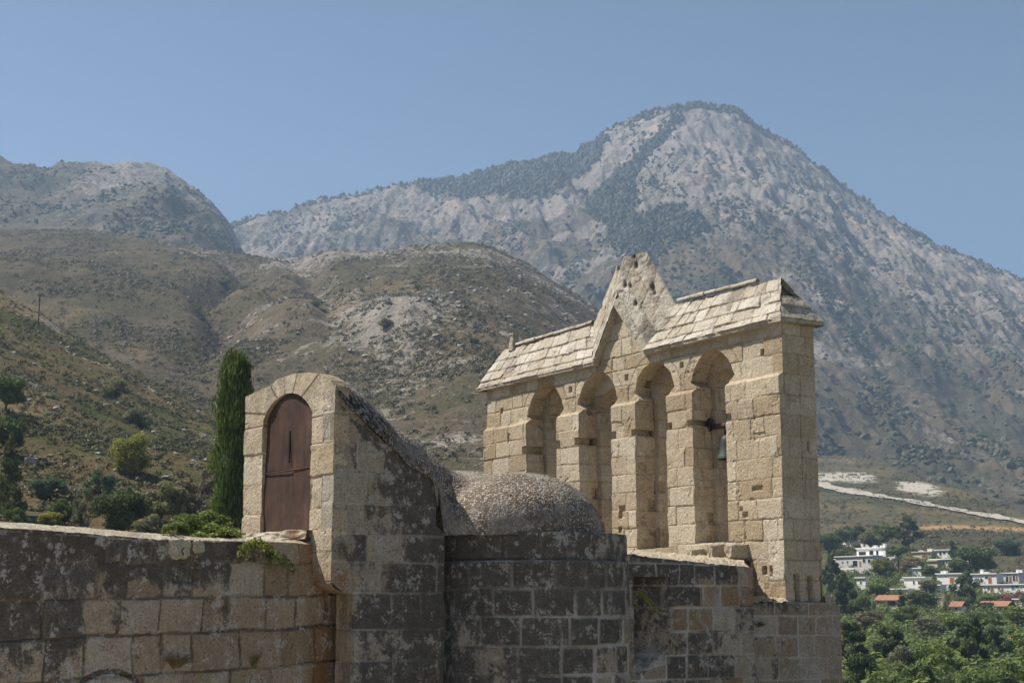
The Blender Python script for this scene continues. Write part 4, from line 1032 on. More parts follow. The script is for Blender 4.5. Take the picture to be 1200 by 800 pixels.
mb.tube([tuple(TF.p(o_l - 0.02, zc_, 0.042)), tuple(TF.p(o_r + 0.03, zc_ + 0.02, 0.042))], [0.009, 0.009], 6); mb.build('cross_bar', M_RUST, dl)
mb = MB(); mb.tube([tuple(TF.p(oc - 0.02, zc_ + 0.12, 0.045)), tuple(TF.p(oc - 0.03, zc_ + 0.60, 0.045))], [0.012, 0.018], 6); mb.build('dark_slit', M_IRON, dl)  # dark rod standing in for the open slit in the sheet
# dark sheet behind the door, standing in for the shade of the stair passage
mb = MB(); mb.grid(TF.p(*np.meshgrid([o_l + 0.1, o_r - 0.1], [o_z0 - 0.2, o_top + 0.1], indexing='ij'), np.full((2, 2), 0.235)), flip=True, tone=np.zeros((2, 2)), mortar=np.zeros((2, 2)), dark=np.ones((2, 2)), stain=np.zeros((2, 2))); mb.build('passage_shade', M_DARK, turret)
# sill slab
sl0 = TF.px(304, 628)[0]; sr0 = TF.px(366, 630)[0]
mb = MB(); n = 60; tt = np.linspace(0, 1, n)[:, None]; th = np.linspace(0, 1, 24)[None, :]
u = sl0 + (sr0 - sl0) * tt; prof_w = np.interp(th, [0, 0.25, 0.75, 1], [0.35, -0.22, -0.24, 0.1]); prof_z = np.interp(th, [0, 0.25, 0.75, 1], [o_z0 + 0.012, o_z0 + 0.0, o_z0 - 0.13, o_z0 - 0.18])
P = TF.p(u + 0 * th, prof_z + 0.03 * fbm(u * 4, th * 3, 3, 361) + 0 * tt, prof_w + 0.03 * perlin(u * 5, th * 4, 363) + 0.12 * sstep(0.55, 1, tt))
mb.grid(P, flip=False, tone=0.9 + 0 * P[..., 0], mortar=0 * P[..., 0], dark=0.1 + 0.1 * tt + 0 * P[..., 0], stain=0.9 * sstep(0.62, 0.85, tt) * (th > 0.3) + 0 * P[..., 0])
mb.build('sill', M_RUBBLE, turret)
# shaded side wall
side_low = sorted([SF.px(x, y) for x, y in [(387.5, 447), (392, 459), (407.6, 483), (425.7, 500), (441.6, 517), (460.7, 533), (475.6, 551), (499, 561), (518, 577), (524, 590)]])
L_ret = SF.px(411, 740)[0]; z_cb = SF.px(400, 694)[1]
zsd = [-1.7, -1.25, -0.78, -0.35, 0.16, 0.58, 0.98, 1.40, 1.86, 2.3, 2.7]
ash_s = Ashlar(zsd, 371, 0.45, 1.0, joint=0.012, amp=0.010)
zd0 = at(624, 622, 21.87).z
def s_sdf(u, z):
    cor = np.where(z < jb_z, u - np.clip((jb_z - z) * 1.3, 0, L_ret), 9.0) + 0.0
    cor = np.where(z < z_cb, u - L_ret, cor)
    cor = np.where(u > 1.80, np.minimum(cor, zd0 + 0.10 - (u - 1.8) * 0.8 - z), cor)
    return np.minimum(interp(side_low, u) - z + 0.09, cor)
def s_attr(u, z, w):
    d = 0.50 + 0.34 * sstep(0.4, 1.5, u) + 0.24 * fbm(u * 1.2 + 4, z * 1.2, 3, 373) - 0.25 * sstep(0.5, 0.1, u)
    d = d + 0.25 * fbm(u * 3.2, z * 0.5, 4, 374) + 0.5 * np.exp(-((u - 1.15) / 0.28) ** 2 - ((z - 1.62) / 0.18) ** 2) + 0.35 * sstep(0.12, 0.0, np.abs(interp(side_low, u) - z - 0.06))
    return dict(dark=np.clip(d, 0, 1), stain=np.clip(0.9 * rect(u, z, -0.1, 0.35, -0.2, 0.5, 0.15), 0, 1))
def s_face(u, z):
    h, t, m = ash_s(u, z)
    pl = sstep(0.3, 0.8, u) * sstep(1.0, 1.5, z)                  # remains of lime plaster over the joints
    return h * (1 - 0.6 * pl), t * 0.8 + 0.1, m * 0.55 * (1 - 0.75 * pl)
us = frange(0, 1.96, 0.018); zs = np.concatenate([[-9.85, -6, -3.5], frange(-1.6, 3.3, 0.018)])
mb = MB(); slab(mb, SF, us, zs, s_face, lambda u, z, w, nu, nz: tuple(ash_s(w + 3.0, z)), 0.30, s_sdf, segs=14, attrs=s_attr); mb.build('side_wall', M_DARK, turret)
# corbel under the corner
mb = MB(); n, k = 40, 44
a = np.linspace(0, 1, n)[:, None]; q = np.linspace(0, math.pi / 2, k)[None, :]
uw = TF.px(367, 650)[0]
L_ = L_ret * (1 - np.cos(q)) * 1.0 - 0.004; z_ = jb_z - (jb_z - z_cb) * np.sin(q) ; u_ = uw * 1.15 * a
P = TF.p(u_ + 0 * q, z_ + 0 * a + 0.006 * perlin(u_ * 9, q * 3, 381), L_ + 0 * a)
mb.grid(P, flip=False, tone=0.45 + 0 * P[..., 0], mortar=0 * P[..., 0], dark=0.15 + 0 * P[..., 0], stain=np.clip(0.35 + 0.65 * sstep(0.3, 0.9, a) + 0.4 * sstep(0.7, 1.5, q), 0, 1) + 0 * P[..., 0])
# return face below the corbel
zz = frange(-1.7, z_cb + 0.02, 0.03); aa = frange(-0.01, uw * 0.8, 0.03); UU, ZZ = np.meshgrid(aa, zz, indexing='ij')
h, t_, m_ = ash_s(UU + 5, ZZ)
mb.grid(TF.p(UU, ZZ, L_ret - h * 0.6), flip=True, tone=t_, mortar=m_, dark=0.35 + 0 * h, stain=0.3 + 0 * h)
mb.build('corbel', M_GABLE, turret)

# pebbly lime concrete of the vault and dome
t = NT('pebble_concrete')
v1 = t.voro(33, out='Color'); v2 = t.voro(33); n1 = t.noise(2.0, 5, 0.6); n2 = t.noise(14, 4, 0.7); n3 = t.noise(55, 3, 0.7)
sep = t.n('ShaderNodeSeparateColor'); t.put(sep.inputs[0], v1)
c = t.ramp(sep.outputs[0], [(0.0, (0.14, 0.105, 0.075)), (0.3, (0.25, 0.195, 0.145)), (0.5, (0.38, 0.325, 0.26)), (0.8, (0.60, 0.55, 0.48))])
c = t.mix(t.smooth(v2, 0.32, 0.6), c, (0.17, 0.13, 0.095))
c = t.mix(t.smooth(n1, 0.44, 0.62, 0, 0.62), c, (0.34, 0.31, 0.265)); c = t.mix(t.smooth(t.noise(3.3, 6, 0.7), 0.52, 0.64, 0, 0.6), c, (0.10, 0.085, 0.07))
c = t.mix(t.smooth(t.add(t.mul(n2, 0.6), t.mul(n3, 0.4)), 0.56, 0.66, 0, 0.7), c, (0.07, 0.06, 0.052))
dkv = t.attr('dark'); c = t.mix(t.mul(dkv, t.smooth(n2, 0.4, 0.55)), c, (0.04, 0.037, 0.035))
hgt = t.sub(t.mul(n3, 0.4), t.mul(v2, 1.4))
M_PEB = t.finish(c, 0.95, t.bump(hgt, 0.55, 0.018), spec=0.08)
# stair vault: half barrel falling from the door arch to the dome
CY, CX = 23.4, 624
DC = at(CX, 700, CY); drum_r = 1.535
crown = [TF_ for TF_ in [SF.px(x, y, -0.0) for x, y in []]]
MF = Frame(TF.p(SWm * 0.40, 0, 0), ET, (-DT[0], -DT[1]))
crown = sorted([MF.px(x, y) for x, y in [(378, 437), (386, 440), (395, 445.5), (414, 464), (427, 479), (450, 498), (475.6, 517), (499, 538), (512, 548), (524.5, 552.5), (560, 553), (600, 553)]])
# drum
zd_top = at(CX, 622, CY - drum_r)[2]
dzs = [zd_top - 0.41 * i for i in range(6, 0, -1)] + [zd_top + 0.3]
ash_c = Ashlar(dzs, 401, 0.36, 0.72, span=(-14, 14), joint=0.020, amp=0.010)
th = np.linspace(0, 2 * math.pi, 470)[:, None]; zz = np.concatenate([[-9.85, -5], frange(-1.6, zd_top, 0.02)])[None, :]
arc = th * drum_r
h, t_, m_ = ash_c(arc, zz + 0 * th)
h = h - 0.075 * (zz > zd_top - 0.40) + 0.03 * 0
h = h - 0.035 * sstep(0.06, 0.0, zd_top - zz) * (0.5 + fbm(arc * 4, arc * 0, 3, 403))
rr = drum_r + h; X = DC[0] + rr * np.cos(th); Y_ = DC[1] + rr * np.sin(th); P = np.stack([X + 0 * zz, Y_ + 0 * zz, zz + 0 * th], -1)
low = sstep(-0.35, -0.75, zz); dd = 0.84 + 0.25 * fbm(arc * 0.9, zz * 1.2, 3, 405) + 0.28 * fbm(arc * 3.2, zz * 0.5, 4, 406) - 0.22 * low * sstep(0.2, -0.4, perlin(arc * 0.5, zz * 0, 407)) - 0.15 * sstep(5.0, 5.6, th)
mm = m_ * np.where(zz > zd_top - 0.40, 0.25, 1.0) * (0.45 + 0.55 * sstep(4.3, 5.0, th + 0.2 * fbm(arc, zz, 3, 409)))
mb = MB(); mb.grid(P, flip=True, tone=t_, mortar=mm, dark=np.clip(dd, 0, 1) + 0 * h, stain=0.0 * h)
# flat top ring of the drum
rt = np.linspace(drum_r - 0.11, 0.6, 12)[None, :]
P2 = np.stack([DC[0] + rt * np.cos(th), DC[1] + rt * np.sin(th), zd_top - 0.005 + 0.02 * fbm(th * 5, rt * 4, 3, 411)], -1); mb.grid(P2, flip=True, tone=0.6 + 0 * P2[..., 0], mortar=0 * P2[..., 0], dark=0.5 + 0 * P2[..., 0], stain=0 * P2[..., 0])
mb.build('drum', M_DARK, turret)
# pebbled roof: barrel over the stair flowing into the dome of the drum, one surface
dq = (DC[0] + (at(613, 620, CY)[0] - DC[0]) - T0[0], CY - 0.05 - T0[1])
Lc0 = dq[0] * ET[0] + dq[1] * ET[1]; uc0 = dq[0] * DT[0] + dq[1] * DT[1]
Rd = 1.245; Hd = at(606, 554, CY - 0.1)[2] - zd_top + 0.02
n, k = 330, 190
L_ = np.concatenate([np.linspace(0.04, Lc0 + Rd - 0.02, n - 8), Lc0 + Rd - 0.02 + np.linspace(0.002, 0.0199, 8)])[:, None]; tq = 0.5 - 0.5 * np.cos(np.linspace(0, math.pi, k))[None, :]
aL = np.where(L_ < Lc0, 1.66, Rd)
chord = Rd * np.sqrt(np.maximum(1 - ((L_ - Lc0) / aL) ** 2, 0.0))
L1 = Lc0 - 1.66
umin = np.where(L_ < L1, uc0 * sstep(1.80, L1 + 0.02, L_), uc0 - chord) - 0.02
pmax = SWm * (1 - 0.25 * sstep(0.9, 2.3, L_)) * (1 - sstep(Lc0 - 0.6, Lc0 + 0.9, L_)) - 9 * (L_ > Lc0 + 0.9)
umax = np.maximum(pmax, np.where(L_ < L1, -9, uc0 + chord))
u_ = umin + (umax - umin) * tq
zs_ = interp(side_low, np.minimum(L_, 1.9)) - 0.78 * sstep(1.68, 1.95, L_)
zc2 = np.maximum(interp(crown, L_) - 0.05 * sstep(0.2, 0.5, L_) * sstep(1.7, 1.2, L_), zs_ + 0.2) - 1.6 * sstep(Lc0 - 0.4, Lc0 + 1.0, L_)
c_, hw = (pmax + 0.0) / 2, np.maximum(pmax / 2, 0.3) * 1.02
vz = zs_ + (zc2 - zs_) * np.sqrt(np.maximum(1 - ((u_ - c_) / hw) ** 2, 0.0)) ** 0.9
vz = np.where(L_ > Lc0 + 0.5, zd_top - 0.5, vz)
dz_ = zd_top - 0.02 + Hd * np.sqrt(np.maximum(1 - ((L_ - Lc0) / aL) ** 2 - ((u_ - uc0) / Rd) ** 2, 0.0))
dz_ = np.where(L_ < L1, -9, dz_)
kk = 0.30; hmix = np.maximum(kk - np.abs(vz - dz_), 0) / kk
z_ = np.maximum(vz, dz_) + hmix * hmix * kk * 0.25 * sstep(0, 0.1, tq) * sstep(1, 0.9, tq)
rough = 0.024 * fbm(L_ * 2.6, u_ * 2.6, 4, 391) + 0.010 * fbm(L_ * 12, u_ * 12, 3, 393)
z_ = z_ + rough * sstep(0, 0.05, tq) * sstep(1, 0.95, tq) * 1.2
z_ = np.where(L_ < 0.5, np.minimum(z_, interp(outl, u_) - 0.05 + 0.1 * np.clip(L_ - 0.3, 0, 1)), z_)
ed = sstep(0.03, 0.0, tq); u2 = u_ - 0.05 * ed * (0.5 + fbm(L_ * 5, tq, 3, 395)) * (L_ < 1.8)
P = TF.p(u2, z_ - 0.03 * ed, L_ + 0 * tq)
pk = np.clip(0.9 * sstep(0.16, 0.02, tq) * sstep(1.5, 0.4, L_) + 0.5 * sstep(0.5, 0.1, L_) + 0.25 + 0.45 * fbm(L_ * 1.3, u_ * 1.3, 4, 397), 0, 1)
mb = MB(); mb.grid(P, flip=True, dark=pk + 0 * P[..., 0]); mb.build('pebbled_roof', M_PEB, turret, smooth=False)

# ================================================================ parapet wall on the left
tanW = 1400 / math.hypot(F, 308); WD = (math.sin(math.atan(tanW)), math.cos(math.atan(tanW))); WN = (WD[1], -WD[0])
p0 = TF.px(367, 632); W0 = TF.p(p0[0], 0, 0.02)
WF = Frame(W0, WD, WN)
par_p = WF.p(-2.5, 0, 0.6)
par = empty('parapet_wall', (float(par_p[0]), float(par_p[1]), -9.8), 'stained brown ashlar wall with a pale worn top below the rusty door', 'wall', kind='thing')
wt = sorted([WF.px(x, y) for x, y in [(-30, 613.5), (0, 615), (90, 621), (177, 628.5), (220, 630), (270, 631), (300, 631.5), (367, 634)]])
uL = WF.px(-60, 640)[0] - 0.6
def zat(y0, y1): return (WF.px(0, y0)[1], WF.px(330, y1)[1])
cl = [zat(600, 600), zat(669, 690), zat(713, 738), zat(767, 782), zat(815, 826)]
def straighten(u, z):                                            # the courses sag a little towards the turret
    return z
wz = [-1.75, -1.3, -0.86, -0.36, 0.08, 0.53]
ash_w = Ashlar(wz, 431, 0.42, 0.82, joint=0.016, amp=0.022, warp=0.04)
ac = WF.px(128, 800); ar = abs(WF.px(70, 800)[0] - WF.px(178, 800)[0]) / 2; az_ = WF.px(128, 786)[1]
def w_face(u, z):
    h, t, m = ash_w(u, z - 0.02 * (u + 2.5))
    dd = np.hypot(u - ac[0], z - (az_ - ar * 1.02)) - ar * 1.02            # arch over a blocked opening
    m = np.where(np.abs(dd) < 0.032, 1.0, np.where((dd < 0) & (dd > -0.16), 0.0, m)); h = np.where(np.abs(dd) < 0.032, h - 0.035, h); t = np.where((dd < 0) & (dd > -0.16), 1.0, t)
    h = np.where(dd < -0.16, h - 0.12, h)
    nt = rect(u, z, WF.px(190, 640)[0], WF.px(236, 640)[0], WF.px(210, 657)[1], 1.2, 0.02)
    h = h - 0.10 * rect(u, z, WF.px(205, 640)[0], WF.px(233, 640)[0], WF.px(210, 683)[1], WF.px(210, 654)[1], 0.03) + 0.05 * nt
    return h, t, m
def w_attr(u, z, w):
    d = 0.52 + 0.32 * sstep(0.1, 0.65, z) * sstep(-0.4, -1.6, u) + 0.36 * sstep(-3.0, -4.4, u) * sstep(-0.9, -0.3, z) + 0.28 * fbm(u * 0.9, z * 1.0, 3, 433) - 0.30 * sstep(-2.2, -0.8, u) - 0.22 * sstep(0.1, -0.5, z) * sstep(-4.5, -3, u)
    d = d + 0.30 * fbm(u * 3.5, z * 0.45, 4, 435) * sstep(-0.9, 0.4, z)
    dd = np.hypot(u - ac[0], z - (az_ - ar * 1.02)) - ar * 1.02
    st = 0.7 * sstep(-0.14, -0.2, dd) + 0.15 * sstep(-1.4, 0.0, u) + 0.38 * sstep(-0.35, 0.1, u) + 0.15
    return dict(dark=np.clip(d, 0, 1), stain=np.clip(st + 0.25 * fbm(u * 1.4, z * 1.1, 3, 437), 0, 1))
def w_sdf(u, z): return interp(wt, u) - 0.03 - z + 0.02 * np.minimum(0, fbm(u * 3.5, u * 0, 3, 439))
mb = MB(); us = frange(uL, 0.75, 0.018); zs = np.concatenate([[-9.85, -6, -3.5], frange(-1.6, 1.05, 0.018)])
slab(mb, WF, us, zs, w_face, lambda u, z, w, nu, nz: tuple(ash_w(w + 2, z)), 0.5, w_sdf, segs=10, attrs=w_attr)
mb.build('wall', M_LEFT, par)
# worn lime coping and walkway behind it
u = frange(uL, -0.02, 0.02)[:, None]; q = np.linspace(0, 1, 46)[None, :]
wp = np.interp(q, [0, 0.10, 0.45, 0.55, 1], [-0.012, 0.005, 0.24, 0.32, 3.2]); zp = np.interp(q, [0, 0.10, 0.45, 0.55, 1], [-0.05, -0.015, 0.075, 0.082, 0.08])
wear = sstep(-2.6, -1.7, u)
Z = interp(wt, u) - 0.018 + zp * (1 - 0.55 * wear) + 0.016 * fbm(u * 3, wp * 3, 4, 441) + 0.01 * fbm(u * 14, wp * 14, 3, 443)
P = WF.p(u + 0 * q, Z, wp + 0.015 * perlin(u * 5, q * 3, 445))
mb = MB(); mb.grid(P, flip=False, tone=0.6 + 0.4 * fbm(u * 2, wp * 3, 3, 447), mortar=0 * Z, dark=np.clip(0.34 + 0.2 * fbm(u * 1.5, wp * 2, 3, 449) + 0.35 * (q < 0.08) + 0.2 * wear, 0, 1) + 0 * Z, stain=0.03 + 0 * Z)
mb.build('coping', M_RUBBLE, par)
q = WF.p(WF.px(205, 640)[0], 0, 0.02)
mb = MB(); 
for (x, y, sx, sz) in ((206, 655, 0.36, 0.26), (229, 648, 0.20, 0.17)):
    uu, z_ = WF.px(x, y); block(mb, WF.p(uu, z_ + 0.0, 0.10), (sx, 0.34, sz), math.atan2(WD[1], WD[0]), x)
mb.build('cap_stone', M_RUBBLE, par)
# ---------------------------------------------------------------- unseen pale court added below the walls to throw light up at them
M_BOUNCE = mat_simple('pale_bounce_paving', (0.42, 0.36, 0.28), 0.95, 0.25, 1.2)
b = MB(); b.box((-3, 2.5, -6.2), (52, 27, 0.3)); o = b.build('bounce_court', M_BOUNCE); o['kind'] = 'structure'

# ---------------------------------------------------------------- plants
M_TRUNK = mat_simple('grey_brown_bark', (0.12, 0.095, 0.07), 0.95, 0.35, 5, bump=0.4)
M_BARE = mat_simple('bleached_branches', (0.34, 0.31, 0.27), 0.95, 0.25, 5)
LEAF = {
    'dark': mat_leaf('dark_evergreen_leaf', (0.043, 0.061, 0.025), (0.087, 0.117, 0.047), (0.158, 0.189, 0.077)),
    'mid': mat_leaf('mid_green_leaf', (0.062, 0.089, 0.029), (0.133, 0.175, 0.056), (0.226, 0.272, 0.094)),
    'bright': mat_leaf('bright_green_leaf', (0.085, 0.124, 0.033), (0.192, 0.249, 0.070), (0.330, 0.384, 0.122), 0.3),
    'olive': mat_leaf('olive_grey_leaf', (0.113, 0.120, 0.060), (0.223, 0.225, 0.120), (0.365, 0.339, 0.195)),
    'grey': mat_leaf('grey_brush_leaf', (0.140, 0.123, 0.074), (0.243, 0.207, 0.126), (0.383, 0.315, 0.205)),
    'yellow': mat_leaf('yellow_green_leaf', (0.129, 0.144, 0.027), (0.269, 0.271, 0.050), (0.452, 0.407, 0.101), 0.3),
    'blue': mat_leaf('blue_green_leaf', (0.066, 0.106, 0.058), (0.134, 0.187, 0.102), (0.234, 0.293, 0.157)),
    'pink': mat_leaf('pink_blossom', (0.10, 0.05, 0.045), (0.26, 0.10, 0.12), (0.36, 0.17, 0.19)),
    'dry': mat_leaf('dry_grass_blade', (0.16, 0.12, 0.045), (0.26, 0.20, 0.09), (0.36, 0.29, 0.15), 0.25),
    'cypress': mat_leaf('cypress_leaf', (0.046, 0.081, 0.023), (0.097, 0.148, 0.037), (0.191, 0.248, 0.064)),
}

def leaves(mb, C, N, size, r, tone, long=1.6):
    """leaf faces: a bent kite at each point"""
    n = len(C); t1 = r.normal(0, 1, (n, 3)); N = N + r.normal(0, 0.65, (n, 3)); N /= np.linalg.norm(N, axis=1, keepdims=True) + 1e-9
    a = np.cross(N, t1); a /= np.linalg.norm(a, axis=1, keepdims=True) + 1e-9; b_ = np.cross(N, a)
    s = size * r.uniform(0.6, 1.4, (n, 1)); a = a * s * long; b_ = b_ * s * 0.55
    V = np.stack([C - a, C + b_ + N * s * 0.15, C + a, C - b_ + N * s * 0.15], 1).reshape(-1, 3)
    mb.add(V, np.arange(4 * n).reshape(-1, 4), tone=np.repeat(tone, 4))

def clump_cloud(clumps, n, size, seed, long=1.4, shell=0.55):
    r = np.random.default_rng(seed); cl = np.array(clumps); wt_ = cl[:, 3] ** 2; wt_ /= wt_.sum()
    k = r.choice(len(cl), n, p=wt_); d = r.normal(0, 1, (n, 3)); d /= np.linalg.norm(d, axis=1, keepdims=True)
    rad = cl[k, 3:4] * (shell + (1 - shell) * r.uniform(0, 1, (n, 1)) ** 0.6) * (1 + 0.25 * r.normal(0, 1, (n, 1)) * 0.6)
    sq = cl[k, 4:5] if cl.shape[1] > 4 else 0.85
    C = cl[k, :3] + d * rad * np.concatenate([np.ones((n, 2)), np.full((n, 1), 1.0) * sq], 1)
    tone = np.clip(0.25 + 0.5 * hash01(k, 3, seed) + r.uniform(-0.25, 0.3, n), 0, 1)
    mb = MB(); leaves(mb, C, d, size, r, tone, long); return mb

def limbs(mb, pts, r0, r):
    mb.tube([(0, 0, -0.06), (0.01, 0, 0.12), (pts[0][0] * 0.2, pts[0][1] * 0.2, 0.3)], [r0 * 1.25, r0, r0 * 0.8], 8)
    for p in pts:
        m = (p[0] * 0.35 + r.uniform(-.03, .03), p[1] * 0.35 + r.uniform(-.03, .03), 0.3 + (p[2] - 0.3) * 0.45)
        mb.tube([(pts[0][0] * 0.15, pts[0][1] * 0.15, 0.22), m, tuple(p[:3])], [r0 * 0.6, r0 * 0.38, r0 * 0.12], 6)

PROTO = {}
def proto(kind, seed):
    """crown and trunk meshes of height 1, radius about 0.5 in the plan"""
    if (kind, seed) in PROTO: return PROTO[(kind, seed)]
    r = np.random.default_rng(seed * 17 + len(kind)); tr = MB()
    if kind == 'round':
        cl = []
        for i in range(24):
            a = r.uniform(0, 6.28); q = r.uniform(0, 1) ** 0.5 * 0.36; z = r.uniform(0.36, 0.84); lim = math.sqrt(max(0.05, 1 - ((z - 0.56) / 0.42) ** 2))
            cl.append((math.cos(a) * q * lim, math.sin(a) * q * lim, z, r.uniform(0.10, 0.19), 0.8))
        cr = clump_cloud(cl, 4200, 0.030, seed); limbs(tr, cl[:7], 0.035, r)
    elif kind == 'pine':
        cl = []
        for i in range(26):
            z = r.uniform(0.25, 0.93); lim = 0.42 * (1 - ((z - 0.45) / 0.62) ** 2); a = r.uniform(0, 6.28); q = r.uniform(0.3, 1) * lim
            cl.append((math.cos(a) * q, math.sin(a) * q, z, r.uniform(0.07, 0.15), 0.6))
        cr = clump_cloud(cl, 4200, 0.026, seed, 1.8); limbs(tr, cl[:9], 0.03, r)
    elif kind == 'umbrella':
        cl = []
        for i in range(22):
            a = r.uniform(0, 6.28); q = r.uniform(0, 1) ** 0.5 * 0.40
            cl.append((math.cos(a) * q, math.sin(a) * q, 0.80 - 0.5 * q * q + r.uniform(-0.04, 0.05), r.uniform(0.08, 0.14), 0.7))
        cr = clump_cloud(cl, 3000, 0.026, seed, 1.6); tr.tube([(0, 0, -0.06), (0.01, 0.01, 0.35), (0.0, 0.0, 0.62)], [0.035, 0.028, 0.022], 8)
        for p in cl[:8]: tr.tube([(0, 0, 0.56), (p[0] * 0.5, p[1] * 0.5, 0.68), tuple(p[:3])], [0.018, 0.012, 0.006], 5)
    elif kind == 'conifer':
        cl = []
        for k in range(9):
            z = 0.14 + 0.09 * k; rad = 0.44 * (1 - z) ** 0.85 * r.uniform(0.8, 1.1)
            for i in range(6):
                a = r.uniform(0, 6.28); q = rad * r.uniform(0.3, 0.85); cl.append((math.cos(a) * q, math.sin(a) * q, z - 0.15 * q + r.uniform(-.02, .02), 0.035 + 0.22 * rad * r.uniform(0.5, 1), 0.45))
        cl.append((0, 0, 0.95, 0.04, 1.3)); cr = clump_cloud(cl, 3800, 0.022, seed, 1.9)
        tr.tube([(0, 0, -0.05), (0.005, 0, 0.5), (0, 0, 0.97)], [0.028, 0.018, 0.004], 7)
        for p in cl[::3]: tr.tube([(0, 0, p[2] + 0.02), tuple(p[:3])], [0.008, 0.003], 5)
    elif kind == 'cypress':
        cl = []
        for i in range(230):
            z = r.uniform(0.03, 0.985); rad = 0.46 * min(1, (z + 0.05) / 0.18) ** 0.4 * (1 - z ** 4.5) ** 0.6; a = r.uniform(0, 6.28); q = rad * r.uniform(0.35, 0.95)
            cl.append((math.cos(a) * q, math.sin(a) * q, z, 0.11 + 0.12 * r.uniform(), 0.28))
        cr = clump_cloud(cl, 44000, 0.024, seed, 0.55, 0.35)
        for p in cl[::6]: pass
        tr.tube([(0, 0, -0.03), (0.0, 0, 0.5), (0, 0, 0.93)], [0.10, 0.06, 0.01], 8)
    elif kind == 'shrub':
        cl = []
        for i in range(20):
            a = r.uniform(0, 6.28); q = r.uniform(0, 1) ** 0.5 * 0.36; z = r.uniform(0.15, 0.80) * (1 - 0.9 * q * q)
            cl.append((math.cos(a) * q, math.sin(a) * q, z, r.uniform(0.11, 0.20), 0.9))
        cr = clump_cloud(cl, 6500, 0.026, seed, 1.3)
        for p in cl[:9]: tr.tube([(p[0] * 0.15, p[1] * 0.15, -0.05), (p[0] * 0.5, p[1] * 0.5, p[2] * 0.5), tuple(p[:3])], [0.02, 0.014, 0.006], 5)
    elif kind == 'brush':
        cl = []
        for i in range(26):
            a = r.uniform(0, 6.28); q = r.uniform(0, 1) ** 0.5 * 0.42; z = r.uniform(0.2, 0.85) * (1 - 0.8 * q * q)
            cl.append((math.cos(a) * q, math.sin(a) * q, z, r.uniform(0.07, 0.14), 0.9))
        cr = clump_cloud(cl, 3200, 0.024, seed, 1.5, 0.3)
        for p in cl: tr.tube([(p[0] * 0.15, p[1] * 0.15, -0.05), (p[0] * 0.55, p[1] * 0.55, p[2] * 0.6), (p[0] * 1.05, p[1] * 1.05, p[2] * 1.08)], [0.014, 0.009, 0.003], 5)
    elif kind == 'palm':
        cr = MB(); tr.tube([(0, 0, -0.06), (0.015, 0, 0.4), (0, 0, 0.74)], [0.05, 0.04, 0.038], 9)
        for i in range(26):
            a = i * 2.4; el = r.uniform(-0.5, 1.2); L = r.uniform(0.38, 0.5); P = []
            for k in range(7):
                t_ = k / 6; P.append((math.cos(a) * L * t_ * math.cos(el * (1 - t_ * 0.5)), math.sin(a) * L * t_ * math.cos(el * (1 - t_ * 0.5)), 0.76 + L * t_ * math.sin(el) - 0.28 * t_ * t_))
            for k in range(6):
                p0_, p1_ = np.array(P[k]), np.array(P[k + 1]); sd_ = np.array([-math.sin(a), math.cos(a), 0])
                for q in range(3):
                    c = p0_ + (p1_ - p0_) * q / 3
                    for s_ in (-1, 1):
                        e = c + sd_ * s_ * 0.085 * (1 - abs(k - 2.5) / 5) + (p1_ - p0_) * 0.5 - np.array([0, 0, 0.03])
                        cr.add([c, c + (p1_ - p0_) * 0.22, e], [(0, 1, 2)], tone=r.uniform(0.2, 0.9))
    PROTO[(kind, seed)] = (cr, tr); return PROTO[(kind, seed)]

MESHES = {}
def plant(name, kind, seed, leaf, pos, h, wd, label, cat, group=None, bark=None, rot=None):
    """a thing with its crown and trunk; copies of one kind share mesh data"""
    key = (kind, seed, leaf)
    o = empty(name, tuple(pos), label, cat, group, kind='thing')
    o.rotation_euler.z = rng.uniform(0, 6.28) if rot is None else rot
    o.scale = (wd, wd, h)
    if key not in MESHES:
        cr, tr = proto(kind, seed)
        c = cr.build('crown', LEAF[leaf], None); t_ = tr.build('trunk' if kind not in ('shrub', 'brush') else 'stems', bark or M_TRUNK, None, smooth=True)
        c.parent = o; t_.parent = o; MESHES[key] = (c, t_)
    else:
        for src in MESHES[key]:
            d = src.copy(); COL.objects.link(d); d.parent = o
    return o

# near slope on the left: bushes and trees, given by the place of their foot in the view
G_BUSH = 'bushes on the slope behind the parapet wall'
def lp(name, kind, seed, leaf, x, y0, y1, wpx, label, cat, hill=None, extra=0.0, Y=None, bark=None):
    hl = hill or HA
    if Y is None: p = hl.hit(x, y1)
    else:
        a, e = ae(x, y1); p = Vector((a * Y, Y, e * Y))
    h = (y1 - y0) / 1777 * p.y; wd = wpx / 1777 * p.y
    return plant(name, kind, seed, leaf, (p.x, p.y, p.z - 0.05 * h - extra), h * (1.25 if hl is HA and Y is None else 1.08), wd * (1.28 if hl is HA and Y is None else 1.08), label, cat, G_BUSH if hl is HA and Y is None else None, bark)

c0 = at(270, 640, 62)
plant('cypress_tree', 'cypress', 2, 'cypress', (c0.x, c0.y, 0.9), at(270, 418, 62).z - 0.9, 1.95, 'tall dark green cypress standing beside the arched rusty door', 'tree')
lp('bush', 'shrub', 1, 'blue', 57, 560, 583, 40, 'round blue green bush on straw coloured ground above a low shed', 'bush')
lp('bush', 'shrub', 2, 'blue', 116, 552, 580, 34, 'dark oval bush between two stretches of pale terrace wall', 'bush')
lp('tree', 'shrub', 5, 'yellow', 153, 512, 557, 48, 'pale yellow green broad tree alone on the brown slope', 'tree')
lp('bush', 'shrub', 3, 'olive', 136, 444, 471, 32, 'rounded olive bush high on the slope left of the cypress', 'bush')
lp('bush', 'shrub', 4, 'olive', 162, 478, 499, 28, 'low olive bush directly above the pale yellow green tree', 'bush')
lp('bush', 'shrub', 1, 'dark', 140, 574, 624, 56, 'largest dark round bush at the foot of the slope', 'bush')
